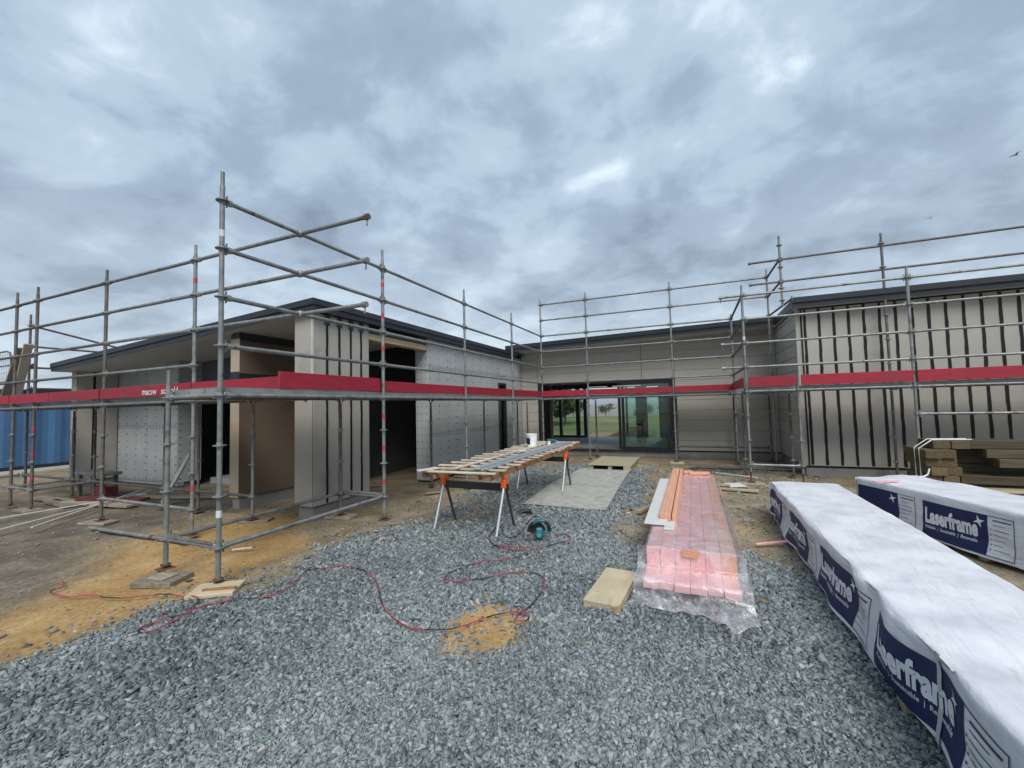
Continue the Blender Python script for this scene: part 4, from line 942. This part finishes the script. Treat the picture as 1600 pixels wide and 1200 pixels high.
loose('offcut', MB().box((4.20, 5.70, .425), (.16, .08, .045), .004, Matrix.Rotation(R(25), 3, 'Z')), 'orange_timber', 'short orange block at the far left corner of the wrapped stack', 'offcut')
loose('batten', MB().bar((3.52, 4.01, .05), (3.84, 5.0, .05), .07, .05, .005), 'pallet_timber', 'brown batten on the ground slanting out from under the wrapped stack', 'batten')
pm = MB()
for i in range(3): pm.box((3.608, 1.21, .0225+.022*i), (.305-.004*(i % 2), .765-.006*(i % 2), .0215), .003, Matrix.Rotation(R(-4), 3, 'Z'))
loose('plywood_block', pm, 'old_ply', 'thick stained plywood block lying on the gravel in front of the wrapped stack', 'plywood')

# ------------------------------------------------------------------ sleeper stack at right
TS = thing('sleeper_stack', 'stack of greenish treated timber sleepers bound with white straps on a pallet', 'timber stack', (8.6, 6.7, 0))
g = random.Random(12)
def slp(x0, x1, y0, y1, lay, ax): MB().b2(x0, x1, y0+g.uniform(-.02, .02), y1+g.uniform(-.02, .02), .285+.138*lay, .285+.138*lay+.133, .006).build('sleeper', 'sleeper_y' if ax == 'Y' else 'sleeper_x', TS)
for lay in range(4):
    dx = (0, .05, .0, -.02)[lay]
    slp(7.80+dx, 8.0+dx, 6.25+.06*((3-lay) % 2), 7.0, lay, 'Y'); slp(8.0+dx+.005, 8.2+dx, 6.28+.03*lay*(lay < 3), 7.0, lay, 'Y')
    if lay in (0,): slp(8.26, 9.6, 6.42, 6.62, lay, 'X')
    if lay in (2, 3): slp(8.62+.1*(lay == 2), 9.9, 6.30+.05*lay, 6.52+.05*lay, lay, 'X'); slp(9.2, 9.9, 6.6, 6.8, lay, 'X')
    slp(8.3, 9.9, 6.85, 7.0, lay, 'X')
slp(7.97, 8.19, 6.45, 6.98, 4, 'Y'); slp(8.20, 8.42, 6.44, 6.99, 4, 'Y'); slp(8.44, 9.15, 6.55, 6.98, 4, 'X')
for (y) in (6.42, 6.58):
    MB().path([(7.79, y, .10), (7.775, y, .45), (7.77, y, .845), (7.96, y+.04, .985), (8.2, y+.1, .985), (8.5, y+.15, .985)], .008, 5).build('strap', 'strap_white', TS)
MB().b2(9.05, 9.17, 6.392, 6.397, .575, .65).build('paper_label', 'paper_white', TS)
PL = thing('pallet', 'pale timber pallet under the sleeper stack', 'pallet', (8.8, 6.5, 0))
for k in range(6): MB().b2(7.75, 10.0, 6.12+.16*k, 6.12+.16*k+.12, .215, .24, .003).build('slat', 'pallet_timber', PL)
for x in (7.85, 8.75, 9.65): MB().b2(x-.05, x+.05, 6.14, 7.0, .03, .214, .004).build('bearer', 'pallet_timber', PL)
loose('stick', MB().bar((6.50, 4.32, .60), (6.83, 4.50, .60), .03, .018, .003), 'pink_timber', 'pink stick lying on top of the rear white-wrapped pack', 'stick')
loose('strap_end', MB().path([(7.20, 4.95, .585), (7.29, 5.02, .592), (7.33, 5.03, .62), (7.35, 5.03, .70)], .010, 6), 'strap_white', 'loose white strap end sticking up from the rear wrapped pack', 'strap')

# ------------------------------------------------------------------ trestles and work platform
def sawhorse(y, label):
    T = thing('sawhorse', label, 'sawhorse', (1.46, y, 0), 'sawhorses under the work platform')
    MB().b2(.93, 1.99, y-.035, y+.035, .56, .655, .005).build('crossbeam', 'black_plastic', T)
    for x in (.98, 1.94):
        MB().box((x, y, .655), (.075, .125, .12), .012).box((x, y, .735), (.08, .06, .05), .01).build('clamp_head', 'orange_plastic', T)
        MB().tube((x, y-.03, .62), (x-.01, y-.28, .01), .021, 10).tube((x-.0095, y-.268, .0), (x-.01, y-.284, .035), .025, 8).build('leg', 'alu', T, True)
        MB().tube((x, y+.03, .62), (x+.01, y+.27, .01), .019, 10).build('leg', 'dark_leg', T, True)
    return T
sawhorse(2.57, 'near sawhorse with orange clamp heads and splayed metal legs on the gravel')
sawhorse(5.58, 'far sawhorse with orange clamp heads beside the pale ground sheets')
TPF = thing('work_platform', 'long ladder-like work platform of timber rails and battens on two sawhorses', 'platform', (1.45, 4.4, .76))
for x in (.93, 1.10, 1.75, 1.92): MB().b2(x-.022, x+.022, 2.12, 6.72, .762, .845, .004).build('rail', 'rail_timber', TPF)
g = random.Random(5)
for i in range(17):
    y = 2.13+i*.282; MB().box((1.425+g.uniform(-.04, .03), y, .857), (1.12+g.uniform(-.05, .06), .068, .022), .003, Matrix.Rotation(R(g.uniform(-1.8, 1.8)), 3, 'Z')).build('slat', 'pine_x', TPF)
MB().bar((1.33, 2.3, .88), (1.38, 6.6, .88), .065, .02, .003).build('rail', 'pine_y', TPF)
fl = MB()
for (x, w_) in ((1.63, .10), (1.76, .07)):
    fl.bar((x, 2.35, .873), (x+.06, 6.4, .873), w_, .006); fl.bar((x-w_/2+.004, 2.35, .885), (x+.056-w_/2, 6.4, .885), .005, .022); fl.bar((x+w_/2-.004, 2.35, .885), (x+.064+w_/2, 6.4, .885), .005, .022)
loose('metal_flashing', fl, 'flashing', 'long pale grey folded flashing lengths lying along the work platform', 'flashing')
loose('offcut', MB().box((1.0, 2.12, .882), (.30, .06, .022), .003, Matrix.Rotation(R(62), 3, 'Z')), 'primed_white', 'short white offcut at the near left corner of the work platform', 'offcut')
loose('offcut', MB().box((1.50, 4.35, .90), (.20, .09, .02), .003, Matrix.Rotation(R(80), 3, 'Z')), 'primed_white', 'small white offcut on the middle of the work platform', 'offcut')
B = thing('bucket', 'white paint bucket with dark blue label on the far end of the platform', 'bucket', (1.30, 5.35, .868))
bm_ = MB(); bx, by, bz = 1.30, 5.35, .868
bm_.tube((bx, by, bz), (bx, by, bz+.255), .098, 24, .112, False).tube((bx, by, bz+.004), (bx, by, bz+.012), .096, 24); bm_.build('pail', 'paper_white', B, True)
MB().tube((bx, by, bz+.25), (bx, by, bz+.262), .117, 24, .117, False).tube((bx, by, bz+.262), (bx, by, bz+.25), .117, 24, .105, False).build('rim', 'paper_white', B, True)
lab = []
for i in range(12):
    t_ = R(195+i*7); lab.append(t_)
lm = MB(); r0, r1 = .1035, .1085
lm.add([(bx+math.cos(t_)*r_, by+math.sin(t_)*r_, z_) for t_ in lab for (r_, z_) in ((r0, bz+.06), (r1, bz+.20))], [(2*i, 2*i+2, 2*i+3, 2*i+1) for i in range(11)]); lm.build('printed_label', 'wrap_navy', B)
D = thing('power_drill', 'teal and black cordless drill lying at the far end of the platform', 'drill', (1.45, 6.25, .868))
MB().tube((1.33, 6.25, .915), (1.50, 6.27, .915), .038, 12).tube((1.50, 6.27, .915), (1.56, 6.277, .915), .03, 12, .012).build('body', 'teal', D, True)
MB().bar((1.36, 6.24, .905), (1.40, 6.12, .89), .04, .045, .01).build('handle', 'black_plastic', D); MB().box((1.41, 6.08, .893), (.10, .08, .05), .01).build('battery', 'black_plastic', D)
loose('cup', MB().tube((1.50, 5.85, .869), (1.50, 5.85, .94), .032, 16, .036), 'paper_white', 'small white cup beside the drill on the platform', 'cup', None, True)

# ------------------------------------------------------------------ circular saw, glove, cords
SW = thing('circular_saw', 'teal circular saw standing on the gravel near the sawhorse', 'circular saw', (2.46, 2.42, 0.02), rz=R(18))
def SWp(nm, mb, mat, sm=True): return mb.build(nm, mat, SW, sm, origin=(0, 0, 0))
SWp('base_plate', MB().b2(-.17, .16, -.10, .06, .012, .018).b2(-.17, .16, -.10, -.096, .018, .03), 'saw_steel', False)
SWp('blade_guard', MB().prism([(-.02+.118*math.cos(t), .085+.118*math.sin(t)) for t in np.linspace(-.25, math.pi+.1, 22)], 'Y', 0.0, .030), 'black_plastic')
SWp('blade', MB().tube((-.02, .012, .062), (-.02, .015, .062), .092, 30), 'saw_steel')
SWp('motor_housing', MB().tube((.02, -.14, .085), (.02, -.003, .085), .056, 18).tube((.02, -.155, .085), (.02, -.139, .085), .042, 18, .054), 'teal')
SWp('motor_cap', MB().tube((.02, -.162, .085), (.02, -.154, .085), .03, 16).box((.02, -.10, .142), (.07, .06, .02), .006), 'teal_light')
SWp('handle', MB().path([(-.055, -.03, .185), (-.02, -.035, .215), (.05, -.038, .232), (.105, -.04, .215), (.135, -.04, .165), (.145, -.04, .11), (.13, -.04, .075)], .021, 10).path([(.08, -.04, .09), (.11, -.04, .085), (.14, -.04, .09)], .018, 8), 'teal')
SWp('grip', MB().path([(.09, -.04, .222), (.128, -.04, .19), (.147, -.04, .14), (.152, -.04, .10)], .023, 10), 'black_plastic')
SWp('front_bracket', MB().b2(-.165, -.15, -.05, .03, .018, .11).b2(-.15, -.10, -.005, .005, .05, .075), 'alu', False)
SWp('knob', MB().tube((-.07, -.05, .19), (-.07, -.015, .19), .022, 14), 'black_plastic')
gl_ = MB(); gl_.path([(1.74, 3.50, .015), (1.80, 3.54, .045), (1.87, 3.58, .05), (1.93, 3.60, .035)], .032, 8).path([(1.80, 3.54, .04), (1.78, 3.60, .02)], .018, 6).path([(1.88, 3.58, .055), (1.95, 3.55, .02)], .02, 6).path([(1.75, 3.5, .02), (1.69, 3.47, .01)], .016, 6)
loose('work_glove', gl_, 'black_plastic', 'crumpled black work glove on the gravel by the pale sheets', 'glove', None, True)
def smooth_path(pts, z=0.03, sub=6):
    pts = np.array(pts, float); out_ = []
    for i in range(len(pts)-1):
        p0 = pts[max(i-1, 0)]; p1 = pts[i]; p2 = pts[i+1]; p3 = pts[min(i+2, len(pts)-1)]
        for j in range(sub):
            t_ = j/sub; q = .5*((2*p1)+(-p0+p2)*t_+(2*p0-5*p1+4*p2-p3)*t_**2+(-p0+3*p1-3*p2+p3)*t_**3); out_.append(q)
    out_.append(pts[-1]); return [(p[0], p[1], gz_(p[0], p[1])+z+.004*math.sin(i*.9)) for i, p in enumerate(out_)]
def cord(name, pts, label, r=.0052, z=.026, mix=True):
    P = smooth_path(pts, z+.010); T = thing(name, label, 'cord', (P[0][0], P[0][1], 0))
    k = 0; i = 0; lens = [9, 5, 13, 6, 8, 4]
    while i < len(P)-1:
        j = min(i+lens[k % 6], len(P)-1); MB().path(P[i:j+1], r, 7).build('red_length' if k % 2 == 0 else 'black_length', 'cord_red' if k % 2 == 0 else 'cord_black', T, True); i = j; k += 1
    return T
cord('extension_cord', [(-1.7, -.5), (-1.45, -.58), (-1.42, -.68), (-1.14, -.69), (-.88, -.56), (-.72, -.56), (-.41, -.46), (-.26, -.36), (.01, -.29), (.18, -.28), (.34, -.47), (.40, -.68), (.36, -.79), (.27, -.76), (.26, -.62), (.34, -.47), (.40, -.27), (.6, -.1), (.74, .06), (.67, .31), (.55, .56), (.71, .76), (1.01, .81), (1.35, .67), (1.61, .44), (1.86, .21), (2.18, .05), (2.4, .04), (2.62, .14), (2.71, .3), (2.87, .5), (3.05, .51), (3.08, .43), (3.0, .39), (2.98, .51), (3.03, .76), (3.0, 1.09), (2.9, 1.28), (2.64, 1.32), (2.45, 1.12), (2.26, .94), (2.07, .89), (1.99, 1.0), (2.11, 1.35), (2.38, 1.58), (2.56, 1.81)], 'long red and black extension cord snaking over clay and gravel')
cord('extension_cord', [(2.56, 1.9), (2.25, 1.88), (2.09, 1.94), (2.35, 1.97), (2.57, 1.99), (2.77, 2.23), (2.88, 2.44), (2.78, 2.62), (2.62, 2.58)], 'short red and black cord loop in front of the circular saw')
T = thing('power_lead', 'thin black saw lead looping round the sawhorse foot', 'cord', (2.1, 2.3, 0))
sp = [(2.50, 2.45, .22), (2.44, 2.5, .27), (2.34, 2.52, .24), (2.25, 2.5, .12), (2.18, 2.42, .03), (2.1, 2.3, .03), (1.98, 2.4, .03), (1.86, 2.62, .03), (1.80, 2.66, .03), (1.78, 2.5, .03), (1.86, 2.22, .03), (2.0, 2.02, .03), (2.1, 1.94, .03)]
sp2 = []
A_ = np.array(sp)
for i in range(len(sp)-1):
    p0, p1, p2, p3 = A_[max(i-1, 0)], A_[i], A_[i+1], A_[min(i+2, len(sp)-1)]
    for j in range(6): t_ = j/6; sp2.append(tuple(.5*((2*p1)+(-p0+p2)*t_+(2*p0-5*p1+4*p2-p3)*t_**2+(-p0+3*p1-3*p2+p3)*t_**3)))
MB().path(sp2, .006, 6).build('lead', 'cord_black', T, True)

# ------------------------------------------------------------------ sheets, step, planks and tubes on the ground
def sheet(pts, z, th, mat, label, nm='ground_sheet'):
    mb = MB(); k = len(pts); mb.add([(x, y, z) for x, y in pts]+[(x, y, z+th) for x, y in pts], [tuple(range(k))[::-1], tuple(range(k, 2*k))]+[(i, (i+1) % k, k+(i+1) % k, k+i) for i in range(k)]); return loose(nm, mb, mat, label, 'sheet', 'pale sheets laid as a path')
sheet([(1.60, 4.06), (3.02, 4.02), (2.93, 5.84), (1.50, 5.89)], .03, .014, 'sheet_grey', 'pale grey sheet lying on the gravel, the nearer of two')
sheet([(1.49, 5.93), (2.925, 5.87), (2.84, 8.25), (1.62, 8.20)], .03, .016, 'sheet_grey', 'pale grey sheet lying on the gravel, reaching the timber step')
ST = thing('step_platform', 'low plywood-topped step on timber bearers below the sliding door', 'step', (2.35, 9.0, 0))
MB().b2(1.83, 2.90, 8.0, 9.75, .15, .172, .003).build('top_sheet', 'step_ply', ST)
for x in (1.89, 2.36, 2.83): MB().b2(x-.045, x+.045, 8.03, 9.72, .01, .149, .004).build('bearer', 'pallet_timber', ST)
MB().b2(2.7, 2.88, 7.995, 8.03, .03, .149, .003).build('bearer', 'pallet_timber', ST)
soles = [((-.68, -.12), (.42, .30, .055), 20, 'weathered', 'thick pale sole block under the near left scaffold foot'), ((.10, -.08), (.40, .30, .035), 35, 'old_ply', 'plywood sole pad under the nearest scaffold upright'),
         ((.12, 2.40), (.42, .26, .03), 50, 'weathered', 'sole board under the red-banded scaffold upright'), ((-.86, 2.42), (.44, .24, .04), 12, 'weathered', 'reddish sole board under the inner upright beside the corner column'),
         ((-2.07, 1.86), (.45, .24, .03), 30, 'weathered', 'sole board under the upright in front of the brown fin wall'), ((-4.42, .90), (.5, .24, .035), 15, 'weathered', 'sole board under the second upright of the front scaffold run'),
         ((1.46, 9.84), (.4, .22, .04), 0, 'weathered', 'sole board under the rear upright left of the timber step'), ((3.88, 9.80), (.36, .24, .045), 5, 'pine_x', 'light sole board under the rear upright right of the sliding door'),
         ((5.38, 7.15), (.42, .22, .045), 20, 'weathered', 'brown sole board under the rusty jack in front of the right wing'), ((-6.82, .9), (.5, .25, .04), 0, 'weathered', 'sole board under an upright at the far left')]
for (p, d, a, mt, lb) in soles:
    loose('sole_board', MB().box((p[0], p[1], gz_(*p)+d[2]/2+.004), d, .005, Matrix.Rotation(R(a), 3, 'Z')), mt, lb, 'sole board', 'sole boards under the scaffold uprights')
loose('offcut', MB().box((-.68, -.12, .073), (.22, .17, .012), .002, Matrix.Rotation(R(10), 3, 'Z')), 'weathered', 'thin packer on the thick pale sole block', 'packer')
loose('offcut', MB().bar((.05, -.17, .055), (.30, -.02, .06), .035, .028, .003), 'rail_timber', 'brown timber sliver on the plywood sole pad', 'offcut')
loose('scaffold_tube', MB().tube((-4.0, .63, .05), (-1.79, .70, .05), .027, 12), 'galv', 'galvanised scaffold tube lying on the dark soil at left', 'tube', None, True)
loose('scaffold_tube', MB().tube((4.21, 8.93, .05), (6.9, 9.0, .05), .03, 10), 'galv_dull', 'dull scaffold tube lying on the ground before the rear wall', 'tube', None, True)
loose('trim_length', MB().bar((4.76, 8.17, .05), (5.56, 7.68, .05), .04, .02, .003), 'primed_white', 'white trim length on the soil beyond the wrapped stack', 'trim')
loose('stick', MB().bar((4.95, 2.93, .05), (5.42, 3.22, .05), .035, .022, .003), 'pink_timber', 'pink stick poking out from under the nearest white pack', 'stick')
loose('plank', MB().bar((4.75, 6.30, .04), (5.40, 6.25, .04), .10, .035, .004), 'pallet_timber', 'brown plank scrap between the wrapped stack and the white pack', 'plank')
loose('offcut', MB().box((5.05, 6.75, .04), (.34, .26, .015), .003, Matrix.Rotation(R(25), 3, 'Z') @ Matrix.Rotation(R(6), 3, 'X')), 'primed_white', 'white board offcut lying on the soil near the plank scrap', 'offcut')
loose('offcut', MB().box((4.80, 6.62, .05), (.30, .12, .03), .003, Matrix.Rotation(R(8), 3, 'Z')), 'pallet_timber', 'tan block beside the white board offcut', 'offcut')
loose('plank', MB().bar((4.9, 9.35, .04), (5.9, 9.42, .04), .09, .03, .004), 'weathered', 'weathered plank along the foot of the rear wall', 'plank')
for i, (a, b_) in enumerate((((-6.3, .20), (-6.0, 2.3)), ((-5.05, .0), (-6.2, 2.5)), ((-4.66, .24), (-6.3, 2.35)))):
    loose('trim_length', MB().bar((a[0], a[1], .06+.02*i), (b_[0], b_[1], .10+.02*i), .03, .018, .003), 'primed_white', ('long white trim length farthest left on the dark soil', 'long white trim length in the middle of three on the dark soil', 'long white trim length nearest the tube on the dark soil')[i], 'trim', 'white trim lengths on the dark soil')
for i, (x, y, z, ln, rz, mt) in enumerate(((-6.1, 1.55, .06, 1.9, 8, 'weathered'), (-6.0, 1.75, .11, 1.5, 14, 'red_brown_paint'), (-6.9, 1.35, .05, 1.1, -5, 'weathered'), (-5.2, 2.5, .05, 1.7, 20, 'weathered'), (-7.6, 1.5, .05, 1.2, 3, 'weathered'))):
    loose('plank', MB().box((x, y, z), (ln, .2, .045), .004, Matrix.Rotation(R(rz), 3, 'Z')), mt, ('grey plank on the pile left of the front scaffold', 'dark red plank on the pile left of the front scaffold', 'short grey plank at the left of the pile', 'grey plank before the dotted garage wall', 'weathered plank nearest the blue container')[i], 'plank')
loose('red_box', MB().box((-6.75, 1.95, .16), (.34, .26, .24), .01, Matrix.Rotation(R(12), 3, 'Z')), 'red_brown_paint', 'dark red box standing among the planks at far left', 'box')
loose('prop', MB().bar((-4.85, 2.0, .06), (-4.05, 2.0, .98), .07, .04, .003, (0, 1, 0)), 'primed_white', 'white board leaning diagonally under the front scaffold', 'board')
bt = thing('bench', 'low grey trestle bench under the front scaffold at far left', 'bench', (-7.3, 2.1, 0))
MB().b2(-8.0, -6.9, 1.95, 2.3, .46, .52, .005).build('top', 'deck_steel', bt)
for x in (-7.9, -7.0): MB().b2(x-.03, x+.03, 1.98, 2.04, 0, .459).b2(x-.03, x+.03, 2.2, 2.26, 0, .459).build('leg', 'galv_dull', bt)
for i, (x, y, rz, s) in enumerate(((-1.9, 6.3, 25, .5), (-.75, 6.2, 12, .55), (-.3, 5.4, 20, .6), (-.45, 4.4, 60, .35), (-2.3, 4.6, 40, .7), (-.2, 7.6, 10, .5))):
    loose('scrap', MB().box((x, y, .035), (s, .11, .022), .003, Matrix.Rotation(R(rz), 3, 'Z') @ Matrix.Rotation(R(3), 3, 'Y')), 'weathered', ('timber scrap inside the dark opening of the left wing', 'timber scrap on the thin gravel at the foot of the grey wall', 'timber scrap lying behind the near sawhorse', 'short scrap between the red-banded upright and the opening', 'timber scrap on the porch floor behind the corner column', 'timber scrap by the far end of the grey wall')[i], 'scrap', 'timber scraps along the left wing')
loose('offcut', MB().box((-.86, .82, .03), (.22, .03, .015), .003, Matrix.Rotation(R(40), 3, 'Z')), 'primed_white', 'small white sliver on the orange clay', 'offcut')

# ------------------------------------------------------------------ beyond the house
CT = thing('container', 'long blue ribbed container standing beyond the left scaffold', 'container', (-15.6, 3.0, 0))
cm = MB(); yy_ = np.arange(-3.2, 9.2, .14); V = []
for i, y in enumerate(yy_):
    xo = -15.0 if (i // 2) % 2 == 0 else -15.04
    V += [(xo, y, .18), (xo, y, 2.5)]
cm.add(V, [(2*i, 2*i+2, 2*i+3, 2*i+1) for i in range(len(yy_)-1)]); cm.b2(-17.4, -15.05, -3.2, 9.1, .18, 2.52); cm.build('side_panel', 'container_blue', CT)
MB().b2(-15.06, -14.98, -3.2, 9.1, .10, .20).b2(-15.06, -14.98, -3.2, 9.1, 2.5, 2.6).build('rail', 'navy_tape', CT)
MB().b2(-15.2, -14.9, -3.0, 9.0, -.05, .09).build('bearer', 'primed_white', CT)
def mound():
    n_ = 60; u = np.linspace(-1, 1, n_); A, B = np.meshgrid(u, u, indexing='ij'); r = np.hypot(A, B)
    z = np.clip(1-r, 0, 1)**1.1*(.62+.4*fbm(A*3+5, B*3, 4, 4))*.85
    X = 1.5+A*1.5; Y = 19.0+B*1.0
    Pm = np.dstack([X, Y, z-.06+ground_z(X, Y)])
    o_ = grid_obj('dirt_mound', Pm-np.array([1.5, 19.0, 0]), 'ground'); o_.location = (1.5, 19.0, 0); setp(o_, 'brown heap of dug earth seen through the open sliding door', 'dirt heap')
    for nm in ('clay',): a = o_.data.attributes.new(nm, 'FLOAT', 'POINT'); a.data.foreach_set('value', np.full(n_*n_, .7, np.float32))
mound()
def tree(x, y, h, rad, seed, label, n_=5000, grp='trees beyond the house'):
    g = np.random.default_rng(seed); zb_ = gz_(x, y); T = thing('tree', label, 'tree', (x, y, zb_), grp)
    mb = MB(); mb.tube((x, y, zb_-.2), (x+.1, y, zb_+h*.45), h*.03, 8, h*.018)
    tips = []
    for i in range(7):
        a = g.uniform(0, 6.28); z0 = zb_+h*g.uniform(.25, .5); e_ = (x+math.cos(a)*rad*.6, y+math.sin(a)*rad*.6, z0+h*g.uniform(.15, .35)); mb.tube((x+.05, y, z0), e_, h*.012, 6, h*.004); tips.append(e_)
    mb.build('trunk', 'rail_timber', T)
    cl = g.normal(0, .42, (22, 3)); cl *= np.array([rad, rad, h*.30]); cl += np.array([x, y, zb_+h*.52])
    Pc = cl[g.integers(0, 22, n_)]+g.normal(0, .16, (n_, 3))*np.array([rad, rad, h*.3])
    s = .10+h*.012; d1 = g.normal(0, 1, (n_, 3)); d1 /= np.linalg.norm(d1, axis=1)[:, None]; d2 = np.cross(d1, g.normal(0, 1, (n_, 3))); d2 /= np.linalg.norm(d2, axis=1)[:, None]
    Vv = np.stack([Pc-d1*s, Pc+d2*s*.5, Pc+d1*s, Pc-d2*s*.5], 1).reshape(-1, 3)-np.array([x, y, zb_])
    me = bpy.data.meshes.new('crown'); me.from_pydata(Vv.tolist(), [], [(4*i, 4*i+1, 4*i+2, 4*i+3) for i in range(n_)]); me.materials.append(M['leaf'])
    a = me.attributes.new('tone', 'FLOAT', 'FACE'); a.data.foreach_set('value', g.random(n_).astype(np.float32)); link_mesh('crown', me, T)
tree(-6.6, 30, 4.4, 2.3, 3, 'bushy tree seen through the left garden window')
tree(-6.3, 34, 3.4, 1.7, 4, 'lower bushy tree beside the larger one beyond the garden window')
tree(-9.5, 36, 6.5, 3.0, 5, 'tall tree farthest left beyond the garden window')
for i, (x, y) in enumerate(((-13, 62), (-9.5, 70), (-3.5, 78), (1.0, 66), (4.5, 82), (-6.5, 90))): tree(x, y, 2.6+.5*(i % 3), 1.8, 70+i, 'low shrub along the far edge of the field beyond the house', 700, 'shrubs along the field edge')
def bird(p, s, label, rz):
    T = thing('bird', label, 'bird', p, 'birds in the sky', rz)
    mb = MB(); mb.path([(-.16*s, 0, 0), (-.08*s, 0, .01*s), (.05*s, 0, .01*s), (.14*s, 0, .02*s)], .035*s, 8); mb.tube((.14*s, 0, .02*s), (.19*s, 0, .015*s), .03*s, 8, .006*s); mb.build('body', 'bird_grey', T, True, (0, 0, 0))
    for sg in (-1, 1):
        MB().add([(.06*s, .03*s*sg, .02*s), (-.06*s, .03*s*sg, .02*s), (-.08*s, .22*s*sg, .09*s), (.0, .42*s*sg, .06*s), (.05*s, .2*s*sg, .1*s)], [(0, 1, 2, 4), (4, 2, 3)]).build('wing', 'bird_grey', T, False, (0, 0, 0))
bird((33.6, 52.2, 24.4), 1.35, 'small dark bird high at the right picture edge', R(15))
bird((36.6, 75.1, 27.0), 1.0, 'tiny dark bird above the right scaffold', R(35))
hm_ = MB().b2(-7500, 7500, -7500, 7500, -80, 40).mesh('haze', 'stone'); hm_.materials.clear()
mz = bpy.data.materials.new('haze'); mz.use_nodes = True; n = mz.node_tree.nodes; n.remove(n['Principled BSDF'])
pv = n.new('ShaderNodeVolumePrincipled'); pv.inputs['Color'].default_value = (0.86, 0.90, 0.95, 1); pv.inputs['Density'].default_value = 0.0005; pv.inputs['Anisotropy'].default_value = 0.2
mz.node_tree.links.new(pv.outputs[0], n['Material Output'].inputs['Volume']); hm_.materials.append(mz)
hzo = link_mesh('haze', hm_); hzo['kind'] = 'stuff'; hzo['label'] = 'thin pale haze over the far valley'
print('objects', len(bpy.data.objects))
